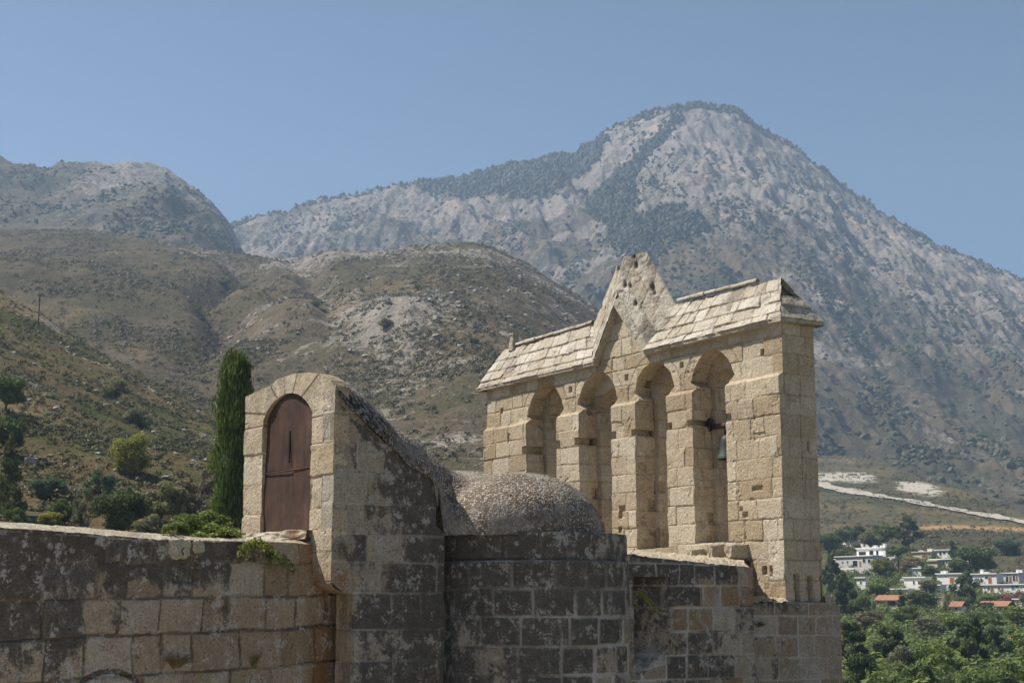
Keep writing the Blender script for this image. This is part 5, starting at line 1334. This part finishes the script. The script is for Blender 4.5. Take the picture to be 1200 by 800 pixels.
lp('tree', 'round', 2, 'olive', 188, 570, 618, 54, 'spreading olive tree right of the largest dark bush', 'tree')
lp('bush', 'brush', 2, 'grey', 222, 552, 606, 56, 'tall grey brush left of the cypress', 'bush')
lp('bush', 'shrub', 2, 'mid', 74, 585, 614, 30, 'mid green bush beside a bleached bare tree', 'bush')
lp('tree', 'brush', 3, 'olive', 98, 576, 620, 32, 'half bare tree with bleached branches above the parapet wall', 'tree', bark=M_BARE)
lp('tree', 'round', 1, 'mid', 6, 444, 486, 40, 'yellowish green tree cut by the edge of the picture halfway up the slope', 'tree')
lp('tree', 'round', 4, 'dark', 6, 492, 534, 42, 'dark bushy tree just below the yellowish tree', 'tree')
lp('conifer_tree', 'conifer', 1, 'dark', 8, 522, 608, 50, 'dark ragged conifer above the low shed', 'tree')
lp('bush', 'shrub', 4, 'mid', 20, 596, 616, 26, 'small green bush next to the low shed', 'bush')
lp('bush', 'shrub', 3, 'yellow', 60, 602, 620, 30, 'low yellow green bush just over the parapet top', 'bush')
lp('bush', 'shrub', 2, 'olive', 172, 604, 626, 30, 'thin olive weed bush over the parapet below the olive tree', 'bush')
lp('bush', 'shrub', 4, 'bright', 246, 594, 634, 76, 'bright green leafy bush against the turret, over the parapet top', 'bush', Y=29.0)
lp('bush', 'shrub', 3, 'bright', 208, 610, 634, 36, 'small bright green bush on the parapet end of the leafy bush', 'bush', Y=27.5)
lp('bush', 'shrub', 1, 'olive', 452, 373, 385, 18, 'dark green bush beside the pale crag on the middle hill', 'bush', HB)
for i, (x, y, w_, l) in enumerate([(372, 360, 16, 'small dark bush left of the pale crag on the middle hill'), (555, 402, 14, 'small bush low on the right flank of the middle hill'), (490, 340, 14, 'small bush just above the pale crag'), (262, 333, 18, 'bush at the head of the gully')]):
    lp('bush', 'shrub', 1 + i, 'olive', x, y - w_ * 0.6, y, w_, l, 'bush', HB)

# terrace walls, shed, poles, boulder
def terrace(x0, x1, yb, hp, label):
    pts = [HA.hit(x, yb + 1.5 * math.sin(x)) for x in np.linspace(x0, x1, 14)]
    h = hp / 1777 * pts[0].y; mb = MB(); r = np.random.default_rng(int(x0))
    for i in range(13):
        d = (pts[i + 1] - pts[i]); ang = math.atan2(d.y, d.x); L = math.hypot(d.x, d.y)
        n = max(1, int(L / 0.5)); rows_ = max(2, int(h / 0.28))
        for q in range(n):
            for k in range(rows_):
                c = pts[i].lerp(pts[i + 1], (q + 0.5 + 0.5 * (k % 2)) / n); mb.box((c.x, c.y, c.z - 0.2 + 0.28 * k), (L / n * 1.05, 0.5, 0.3), rz=ang + r.uniform(-.08, .08), jit=0.05, tone=r.uniform(), dark=0.25)
    p = pts[7]; o = mb.build('terrace_wall', M_RUBBLE, None, off=tuple(p)); o.location = p; tag(o, label, 'wall', 'pale terrace walls on the slope', 'thing')
terrace(70, 106, 575, 9, 'pale dry stone terrace wall beside the round blue green bush')
terrace(134, 192, 580, 10, 'pale dry stone terrace wall below the yellow green tree')
def pole(x, y0, y1, label, r0=0.10):
    p = HA.hit(x, y1); h = (y1 - y0) / 1777 * p.y; o = empty('utility_pole', tuple(p), label, 'pole')
    mb = MB(); mb.tube([(p.x, p.y, p.z - 0.5), (p.x + 0.02, p.y, p.z + h)], [r0, r0 * 0.7], 8); mb.build('post', M_WOOD, o)
    mb = MB(); mb.box((p.x, p.y, p.z + h * 0.93), (0.9, 0.10, 0.10), jit=0.01); mb.build('cross_arm', M_WOOD, o)
pole(44.5, 342, 384, 'dark wooden utility pole on the crest of the near slope', 0.15)
p = HA.hit(36, 546); loose('boulder', tuple(p), (1.1, 0.9, 0.75), 'pale grey boulder on the slope above the round blue green bush', 21, M_ROCK)
p = HA.hit(32, 612); shed = empty('shed', tuple(p), 'low shed with a pale flat roof half hidden behind the parapet wall', 'shed', kind='thing')
k = p.y / 1777
M_SHEDW = mat_simple('blue_grey_boards', (0.24, 0.26, 0.30), 0.8, 0.2, 2); M_RED = mat_simple('rust_red_paint', (0.20, 0.065, 0.045), 0.8, 0.2, 2); M_WHITE = mat_simple('whitewash', (0.80, 0.79, 0.76), 0.9, 0.06, 0.6)
mb = MB(); mb.box((p.x, p.y, p.z + 2.5 * k), (40 * k, 3, 7 * k)); mb.build('wall', M_SHEDW, shed)
mb = MB(); mb.box((p.x - 9 * k, p.y - 1.53, p.z + 2.5 * k), (16 * k, 0.05, 6.2 * k)); mb.build('door', M_RED, shed)
mb = MB(); mb.box((p.x, p.y, p.z + 7 * k), (46 * k, 3.6, 1.6 * k)); mb.build('roof', M_WHITE, shed)

# weeds rooted in the walls
def weed(name, pos, up, n, L, leaf, label, cat, droop=0.4, spread=0.8, lsize=0.02, nl=10, out=None, seed=1):
    r = np.random.default_rng(seed); mb = MB(); pos = np.array(pos, float); out = np.array(out if out is not None else (0, -1, 0.0)); sidev = np.cross(out, [0, 0, 1.0])
    st = MB()
    for i in range(n):
        d = np.array([0, 0, up]) + out * r.uniform(0.1, 0.6) + sidev * r.uniform(-spread, spread); d /= np.linalg.norm(d); l = L * r.uniform(0.5, 1.1); P = []
        b0 = pos + sidev * r.uniform(-0.08, 0.08) * L * 2
        for k in range(6):
            t_ = k / 5; P.append(b0 + d * l * t_ - np.array([0, 0, droop * l * t_ * t_]))
        st.tube([tuple(q) for q in P], [0.005, 0.0045, 0.004, 0.0035, 0.003, 0.002], 4, cap=False, tone=r.uniform(0.2, 0.8))
        if nl:
            C = np.array([P[1 + int(r.integers(0, 5))] + r.normal(0, 0.018, 3) for _ in range(nl)])
            leaves(mb, C, np.tile(out * 0.5 + np.array([0, 0, 0.6]), (nl, 1)), lsize, r, r.uniform(0, 1, nl), 1.3)
    o = empty(name, tuple(pos), label, cat, kind='thing')
    st.build('stems', LEAF['dry' if not nl else leaf], o)
    if nl: mb.build('leaves', LEAF[leaf], o)
    return o
def onwall(fr, x, y, w_=-0.02): u_, z_ = fr.px(x, y, w_); return fr.p(u_, z_, w_)
weed('wall_weed', onwall(WF, 297, 640), 0.5, 30, 0.46, 'yellow', 'yellow green weed sprouting from the parapet wall below the door sill', 'weed', 0.9, 0.9, 0.022, 16, WN.__class__((WN[0], WN[1], 0)), 3)
weed('wall_weed', onwall(WF, 318, 652), 0.3, 22, 0.40, 'mid', 'dark green trailing weed right of the yellow green one below the sill', 'weed', 0.9, 0.9, 0.02, 14, (WN[0], WN[1], 0), 5)
weed('grass_tuft', onwall(WF, 206, 782), 0.9, 60, 0.36, 'dry', 'spiky dry tuft growing from a joint low in the parapet wall', 'tuft', 0.3, 1.2, 0, 0, (WN[0], WN[1], 0), 7)
weed('grass_tuft', onwall(WF, 297, 782), 1.0, 26, 0.26, 'dry', 'small dry tuft low in the parapet wall towards the corbel', 'tuft', 0.2, 0.5, 0, 0, (WN[0], WN[1], 0), 9)
weed('wall_weed', onwall(AF, 746, 693), 0.0, 9, 0.32, 'yellow', 'small bright green sprig beside the dark slit window', 'weed', 1.0, 0.6, 0.022, 9, (0.8, -0.6, 0), 11)
weed('wall_weed', onwall(RF, 889, 733), 0.5, 10, 0.14, 'mid', 'tiny green weed in the corner between the two right hand walls', 'weed', 0.5, 0.8, 0.016, 7, (NE[0], NE[1], 0), 13)
weed('grass_tuft', GF.p(GF.px(831, 652, -0.3)[0], GF.px(831, 652, -0.3)[1] - 0.02, -0.3), 1.0, 34, 0.26, 'dry', 'straw tuft on the rubble below the bell opening', 'tuft', 0.4, 0.7, 0, 0, (-0.8, -0.6, 0), 15)
weed('grass_tuft', RF.p(-0.35, 0.04, 0.10), 1.0, 40, 0.16, 'dry', 'straw tuft on the ledge at the foot of the widest pier', 'tuft', 0.5, 1.6, 0, 0, (-0.8, -0.6, 0), 17)
weed('grass_tuft', onwall(WF, 200, 631, 0.2), 1.0, 50, 0.22, 'dry', 'straw tuft along the parapet top near the leafy bush', 'tuft', 0.4, 2.0, 0, 0, (WN[0], WN[1], 0), 19)
weed('wall_weed', onwall(WF, 262, 631, 0.35), 1.0, 60, 0.30, 'bright', 'low bright green weeds along the parapet top beside the turret', 'weed', 0.5, 2.2, 0.022, 9, (WN[0], WN[1], 0), 23)

# ---------------------------------------------------------------- village on the right
M_GLASS = mat_simple('dark_window_glass', (0.025, 0.03, 0.038), 0.25, 0.2, 2, spec=0.5)
M_BROWN = mat_simple('brown_shutter', (0.20, 0.095, 0.045), 0.7, 0.2, 3); M_ORANGE = mat_simple('orange_door', (0.34, 0.13, 0.04), 0.7, 0.15, 3); M_BLUEP = mat_simple('blue_shutter', (0.07, 0.16, 0.34), 0.7, 0.15, 3)
M_TILE = NT('terracotta_tiles'); _w = M_TILE.n('ShaderNodeTexWave'); M_TILE.put(_w.inputs['Vector'], M_TILE.pos); _w.inputs['Scale'].default_value = 2.0; _w.inputs['Distortion'].default_value = 1.0
M_TILE = M_TILE.finish(M_TILE.mix(M_TILE.noise(1.2, 4, 0.6), (0.27, 0.125, 0.08), (0.41, 0.225, 0.15)), 0.85, M_TILE.bump(_w.outputs['Fac'], 0.6, 0.08))
M_CREAM = mat_simple('cream_render', (0.56, 0.49, 0.39), 0.9, 0.08, 0.5); M_GREYW = mat_simple('grey_render', (0.62, 0.60, 0.59), 0.9, 0.08, 0.5)
KIND_M = {'g': M_GLASS, 'b': M_BROWN, 'o': M_ORANGE, 'u': M_BLUEP}
def house(name, label, blocks, wins, chim=(), foot=None, yaw=-56.0, tiled=(), posts=()):
    """blocks: (x0, x1, ytop, ybottom, setback m, wall); wins: (block, x, y, w px, h px, kind)"""
    xs = [(b_[0] + b_[1]) / 2 for b_ in blocks]; yb = foot or max(b_[3] for b_ in blocks)
    p = HE.hit(sum(xs) / len(xs), yb); Y = p.y; k = Y / 1777
    root = empty(name, tuple(p), label, 'house', 'houses of the hillside village', 'thing')
    info = []
    for i, (x0, x1, y0, y1, sb, m) in enumerate(blocks):
        q0, q1 = at(x0, y0, Y + sb), at(x1, y0, Y + sb); z0 = at(x0, y1, Y + sb).z; zt = q0.z; dp = max(1.6, min(4.2, 0.33 * (q1.x - q0.x)))
        if y1 >= yb - 1: z0 -= 3.0
        mb = MB(); mb.box(((q0.x + q1.x) / 2, Y + sb + dp / 2, (z0 + zt) / 2), (q1.x - q0.x, dp, zt - z0)); wl_ = mb.build('wall', m, root)
        info.append((Y + sb, q0, q1, wl_, zt))
        if y1 >= yb - 1: mb = MB(); mb.box(((q0.x + q1.x) / 2, Y + sb + dp / 2, z0 + 1.2), (q1.x - q0.x + 0.25, dp + 0.25, 2.2)); mb.build('plinth', M_CREAM, wl_)
        mb = MB()
        if i in tiled:
            w_ = q1.x - q0.x + 0.8; c = (q0.x + q1.x) / 2; V = [(c - w_ / 2, Y + sb - 0.6, zt), (c + w_ / 2, Y + sb - 0.6, zt), (c + w_ / 2, Y + sb + dp / 2, zt + 1.3), (c - w_ / 2, Y + sb + dp / 2, zt + 1.3), (c + w_ / 2, Y + sb + dp + 0.6, zt), (c - w_ / 2, Y + sb + dp + 0.6, zt)]
            V2 = [(x, y, z - 0.22) for x, y, z in V]
            mb.add(V + V2, [(0, 1, 2, 3), (3, 2, 4, 5), (7, 6, 9, 8), (8, 9, 11, 10), (0, 6, 7, 1), (4, 10, 11, 5), (1, 7, 8, 2), (2, 8, 10, 4), (6, 0, 3, 9), (9, 3, 5, 11)]); mb.build('roof', M_TILE, root)
        else:
            mb.box(((q0.x + q1.x) / 2, Y + sb + dp / 2 - 0.1, zt + 0.13), (q1.x - q0.x + 0.7, dp + 0.7, 0.30)); mb.build('roof', M_WHITE if m is not M_CREAM else M_CREAM, root)
    for (bi, x, y, w_, h_, kd) in wins:
        Yb, q0, q1, wl_, zt = info[bi]; c = at(x, y, Yb); ww, hh = w_ * k, h_ * k
        mb = MB(); mb.box((c.x, Yb - 0.02, c.z), (ww + 0.24, 0.12, hh + 0.24)); f_ = mb.build('window' if kd in 'g' else ('door' if h_ > 4.4 else 'shutter'), M_WHITE, root)
        mb = MB(); mb.box((c.x, Yb - 0.06, c.z), (ww, 0.10, hh)); mb.build('pane' if kd == 'g' else 'panel', KIND_M[kd], f_)
    for (bi, x, w_, h_) in chim:
        Yb, q0, q1, wl_, zt = info[bi]; c = at(x, 600, Yb + 1.5); mb = MB(); mb.box((c.x, Yb + 1.5, zt + 0.2 + h_ * k / 2), (w_ * k, 0.9, h_ * k), taper=0.85); mb.box((c.x, Yb + 1.5, zt + 0.2 + h_ * k), (w_ * k * 1.1, 1.0, 0.18)); mb.build('chimney', M_WHITE, root)
    for (bi, xa, xb, y, hp) in posts:                             # white parapet of a terrace
        Yb, q0, q1, wl_, zt = info[bi]; a_ = at(xa, y, Yb - 2.2); b_ = at(xb, y, Yb - 2.2); mb = MB(); mb.box(((a_.x + b_.x) / 2, Yb - 2.2, a_.z), (b_.x - a_.x, 0.25, hp * k)); mb.build('parapet', M_WHITE, root)
    root.rotation_euler.z = math.radians(yaw)
    return root
W_, C_, G_ = M_WHITE, M_CREAM, M_GREYW
house('white_house', 'large white two storey flat roofed house nearest the gable with a covered terrace', [(973, 1032, 652, 670, 0, G_), (990, 1034, 643, 653, 4, W_), (960, 992, 655, 668, 1, G_)],
      [(0, 984, 658, 2, 2, 'g'), (0, 992, 658, 2, 2.4, 'g'), (0, 1004, 660, 7, 6.5, 'g'), (0, 1012, 660.5, 2, 6, 'b'), (0, 1018, 657, 3.6, 4, 'g'), (0, 1026, 657.5, 4, 4, 'g'), (1, 999, 648.5, 11, 4, 'g'), (1, 1013, 648.5, 6, 5.5, 'g'), (1, 1022, 648.5, 3.4, 5, 'g')], [(1, 1012, 4, 2.4), (1, 1025.5, 3.4, 4.2), (1, 1021, 3, 2)], posts=[(0, 990, 1012, 666, 2)])  # the widest upper pane stands in for the shaded terrace opening
house('cream_house', 'cream house with rounded rooftop chimneys, highest of the right hand group', [(1064, 1092, 646.5, 655, 0, C_), (1088, 1113, 645, 656, 2, W_)], [(1, 1098, 648.5, 3, 4, 'g'), (1, 1103.5, 648, 3, 2.6, 'g'), (0, 1082, 651, 8, 4, 'b')], [(0, 1081, 3, 3), (0, 1085, 3.4, 3), (0, 1070, 7, 1.4)])
house('grey_house', 'grey long house with an arched window just below the cream house', [(1086, 1121, 655.5, 668, 0, G_), (1090, 1104, 657, 667, -1.5, C_)], [(0, 1095, 660, 4, 4.4, 'g'), (0, 1107.5, 660.5, 3.6, 6, 'g'), (0, 1111.5, 658.5, 2, 2, 'g'), (0, 1109, 667, 11, 3.4, 'o')])
house('white_house', 'stepped white house with orange shutters in the middle of the village', [(1046, 1078, 676.5, 692, 2, W_), (1034, 1047, 679, 692, 4, W_), (1082, 1118, 673, 692, 5, W_), (1047, 1076, 690, 703, -3, W_), (1088, 1119, 686, 702, -2, W_)],
      [(0, 1061.5, 682, 2.4, 4, 'g'), (0, 1070, 682, 4.6, 3.6, 'g'), (1, 1041.5, 684, 2, 4.4, 'u'), (2, 1104, 680, 6, 6.5, 'o'), (2, 1112, 681, 3, 6.5, 'g'), (3, 1065, 694, 5, 2.6, 'g'), (4, 1099, 692, 4, 7, 'u'), (4, 1105, 691.5, 2.8, 2.4, 'g'), (3, 1054, 695, 2.6, 3, 'g')], [(2, 1085, 4, 3), (2, 1080.5, 3, 2.4)], foot=697)
house('white_house', 'white house with a tall chimney and an orange door behind the dark cypress clump', [(1133, 1171, 672.5, 686, 0, W_)], [(0, 1142, 679, 4, 4.4, 'u'), (0, 1157, 676.5, 4, 1.8, 'g'), (0, 1162, 679.5, 4.6, 7, 'o'), (0, 1150, 680, 2.4, 3, 'g')], [(0, 1141, 3.6, 4.6), (0, 1147, 8, 1.4)])
house('white_house', 'white house with a row of dark windows under two chimneys at the village edge', [(1171, 1196, 671.5, 686, 0, G_)], [(0, 1180, 678, 3.4, 6, 'g'), (0, 1184.5, 678, 3, 6, 'b'), (0, 1189.5, 677.5, 3, 5.5, 'g'), (0, 1193.5, 677.5, 2, 5.5, 'b')], [(0, 1185, 3, 3.2), (0, 1190, 4, 2.6)])
house('white_house', 'long low white house with a blue shutter and brown doors', [(1146, 1206, 685, 700, 0, W_)], [(0, 1155, 689, 3.6, 2.4, 'g'), (0, 1160, 691, 4.4, 6.5, 'b'), (0, 1170, 689, 4, 2.2, 'b'), (0, 1174.5, 691, 2.4, 6, 'b'), (0, 1189.5, 688, 4.4, 4.2, 'u'), (0, 1195, 687, 3.6, 2, 'g')], [])
house('tiled_house', 'house with a long terracotta roof behind the green hedge', [(1144, 1184, 709.5, 718, 0, G_)], [(0, 1152, 713, 4, 4, 'g'), (0, 1164, 713, 4, 3, 'g'), (0, 1175, 713, 3, 4.6, 'b')], tiled=(0,))
house('tiled_house', 'open sided hut with a sandy tiled roof beside the dark conifer', [(1023, 1057, 702.5, 712, 0, G_)], [(0, 1032, 707, 10, 6, 'g'), (0, 1047, 707, 12, 6, 'g')], tiled=(0,))  # dark panes stand in for the shade inside the open sides
house('tiled_house', 'small red roofed hut right of the palm', [(1113, 1129, 710, 718, 0, W_)], [(0, 1121, 713, 3, 3, 'g')], tiled=(0,))
house('tan_house', 'lone house with a tan roof low at the right edge below the village', [(1179, 1212, 757, 772, 0, C_)], [(0, 1187, 762, 8, 5, 'g'), (0, 1198, 762, 6, 4, 'g')], tiled=(0,))
house('white_house', 'small white house half hidden in trees at the top of the village', [(1006, 1026, 633, 644, 0, W_)], [(0, 1012, 638, 2.4, 2.6, 'g'), (0, 1020, 638, 2.4, 2.6, 'g')], [(0, 1023, 2, 2)])
house('white_house', 'tiny white house furthest up the slope beside the gable', [(985, 1003, 630, 640, 0, W_)], [(0, 991, 634, 2, 2.4, 'g'), (0, 998, 634, 2, 2.4, 'g')])
house('white_house', 'little white house among the trees beside the slim dark pine', [(1121, 1136, 660, 671, 0, W_)], [(0, 1126, 664, 2.4, 3, 'g'), (0, 1131, 665, 2.4, 3, 'b')], [(0, 1128, 2.4, 2)])
house('white_house', 'little white house tucked between the umbrella pine and the tallest wood pine', [(1036, 1050, 645, 655, 0, W_)], [(0, 1041, 649, 2.4, 2.6, 'g'), (0, 1046, 649, 2.4, 2.6, 'g')])
house('white_house', 'small plain white cottage between the grey olive tree and the orange shuttered house', [(1060, 1082, 666, 676, 0, W_)], [(0, 1066, 670, 3, 3, 'g'), (0, 1075, 670, 3, 3, 'u')], [(0, 1070, 3, 2)])
house('white_house', 'white garage like block at the end of the terracotta roof under the bougainvillea', [(1186, 1210, 702, 713, 0, W_)], [(0, 1192, 707, 4, 4, 'b'), (0, 1202, 706, 3, 3, 'g')])
house('cream_house', 'pale cream house among trees between the palm and the stepped white house', [(1089, 1107, 700, 712, 0, C_)], [(0, 1094, 705, 3, 4, 'g'), (0, 1101, 705, 3, 3, 'b')], [(0, 1097, 2.6, 2)])
house('white_house', 'white outbuilding between the round green tree and the dark conifers', [(1002, 1016, 677, 690, 0, W_)], [(0, 1009, 682, 2.4, 3, 'g')])

G_T = 'trees around the hillside village'
def rp(name, kind, seed, leaf, x, y0, y1, wpx, label, cat='tree'):
    p = HE.hit(x, y1); h = (y1 - y0) / 1777 * p.y; wd = wpx / 1777 * p.y
    return plant(name, kind, seed, leaf, (p.x, p.y, p.z - 0.04 * h), h * 0.97, wd * 1.0, label, cat, G_T)
T = [
 ('tree', 'round', 1, 'mid', 972, 621, 652, 36, 'green tree against the gable above the large white house'),
 ('tree', 'round', 2, 'dark', 1002, 612, 640, 36, 'dark tree above the tiny white house at the top of the wood'),
 ('tree', 'round', 3, 'mid', 1036, 610, 642, 40, 'broad mid green tree at the top of the wood left of the tall pine'),
 ('pine_tree', 'pine', 1, 'dark', 1065, 601, 645, 34, 'tallest dark pine at the top of the village wood'),
 ('tree', 'round', 4, 'olive', 1020, 618, 646, 30, 'olive tree behind the small half hidden white house'),
 ('tree', 'round', 2, 'olive', 985, 615, 642, 30, 'olive tree next to the gable at the top of the wood'),
 ('umbrella_pine', 'umbrella', 1, 'mid', 1053, 633, 672, 28, 'flat topped umbrella pine right of the large white house'),
 ('tree', 'round', 3, 'grey', 1068, 649, 674, 32, 'grey olive tree right of the umbrella pine'),
 ('tree', 'round', 1, 'yellow', 1032, 652, 677, 28, 'yellow green tree in front of the large white house'),
 ('tree', 'round', 4, 'mid', 1094, 660, 678, 34, 'low green tree below the grey house'),
 ('pine_tree', 'pine', 2, 'blue', 1117, 629, 659, 14, 'slim dark pine right of the cream house'),
 ('tree', 'round', 1, 'mid', 1144, 634, 678, 54, 'biggest spreading green tree right of the grey house'),
 ('tree', 'round', 2, 'mid', 1126, 650, 680, 34, 'smaller green tree leaning on the biggest spreading tree'),
 ('pine_tree', 'pine', 3, 'blue', 1131, 664, 716, 36, 'big dark blue green conifer between the white houses'),
 ('bush', 'shrub', 1, 'blue', 1180, 627, 650, 36, 'blue green round thicket alone on the bare slope', 'bush'),
 ('pine_tree', 'pine', 1, 'dark', 976, 650, 700, 28, 'dark conifer touching the outer edge of the gable'),
 ('pine_tree', 'pine', 3, 'dark', 994, 666, 730, 36, 'tall dark conifer in front of the white outbuilding'),
 ('tree', 'round', 4, 'bright', 1029, 675, 703, 36, 'round bright green tree left of the stepped white house'),
 ('conifer_tree', 'conifer', 2, 'dark', 1057, 690, 737, 28, 'pointed dark conifer beside the sandy roofed hut'),
 ('tree', 'round', 2, 'mid', 1081, 687, 716, 42, 'dense round green tree below the stepped white house'),
 ('tree', 'round', 1, 'olive', 1090, 676, 700, 30, 'pale olive tree in front of the orange shuttered wall'),
 ('palm_tree', 'palm', 1, 'olive', 1109, 688, 720, 24, 'palm tree with a pale trunk beside the red roofed hut'),
 ('bush', 'shrub', 2, 'pink', 1188, 690, 708, 36, 'pink flowering bougainvillea in front of the long white house', 'bush'),
 ('bush', 'shrub', 3, 'bright', 1160, 694, 709, 40, 'green hedge bush above the long terracotta roof', 'bush'),
 ('tree', 'round', 3, 'bright', 1190, 706, 738, 44, 'light green tree right of the long terracotta roof'),
 ('tree', 'round', 4, 'mid', 1160, 712, 745, 46, 'mid green tree in front of the long terracotta roof'),
 ('tree', 'round', 2, 'bright', 1120, 714, 750, 44, 'light green tree in front of the palm'),
 ('tree', 'round', 1, 'grey', 1020, 712, 745, 42, 'brownish grey tree below the sandy roofed hut'),
 ('tree', 'round', 3, 'olive', 1088, 720, 752, 48, 'olive tree below the dense round green tree'),
 ('pine_tree', 'pine', 2, 'dark', 1045, 728, 790, 52, 'large dark pine in the middle of the lower wood'),
 ('pine_tree', 'pine', 1, 'dark', 1000, 725, 790, 46, 'dark pine of the lower wood next to the gable wall'),
 ('pine_tree', 'pine', 3, 'dark', 1138, 715, 800, 54, 'tallest dark pine of the lower wood'),
 ('pine_tree', 'pine', 2, 'blue', 1170, 726, 790, 46, 'dark bluish pine left of the tan roofed house'),
 ('tree', 'round', 4, 'bright', 1100, 748, 800, 58, 'bright green tree between the two dark pines'),
 ('tree', 'round', 1, 'dark', 1012, 760, 812, 40, 'dark green tree at the foot of the gable wall'),
 ('tree', 'round', 2, 'bright', 1040, 782, 822, 54, 'bright yellow green crown at the bottom edge of the picture'),
 ('tree', 'round', 3, 'mid', 1080, 772, 826, 52, 'mid green tree at the bottom edge right of the bright crown'),
 ('tree', 'round', 4, 'mid', 1190, 770, 826, 60, 'green tree in the bottom corner below the tan roofed house'),
 ('tree', 'round', 1, 'bright', 1150, 780, 830, 54, 'light green tree at the bottom edge below the tallest pine'),
 ('tree', 'round', 3, 'bright', 1200, 738, 775, 44, 'leafy green tree at the right edge above the tan roofed house'),
 ('tree', 'round', 2, 'olive', 1060, 750, 796, 44, 'olive tree under the large dark pine'),
 ('tree', 'round', 4, 'olive', 1214, 690, 722, 40, 'olive tree at the right edge beside the bougainvillea'),
 ('tree', 'round', 2, 'mid', 1008, 694, 728, 34, 'green tree between the dark conifer and the sandy roofed hut'),
 ('tree', 'round', 3, 'mid', 1064, 706, 738, 40, 'green tree just right of the pointed conifer'),
]
for t_ in T: rp(*t_)
# undergrowth filling the wooded slope below the village
def fU(A, Y, Z, v, X):
    py = proj(A, Z / Y)[1]; return sstep(640, 660, py + 12 * fbm(X / 25, Y / 25, 3, 131)) * (0.5 + 0.5 * sstep(-0.2, 0.2, fbm(X / 15, Y / 15, 3, 133)))
scatter(HE, 9000, 0.18, 0.40, 0.0, 0.6, fU, 'undergrowth', LEAF['mid'], 'green undergrowth filling the gaps of the lower wood', 'undergrowth', 0.6, 2.4, 0.9, leafy=70, skew=1.8, lf=0.17)
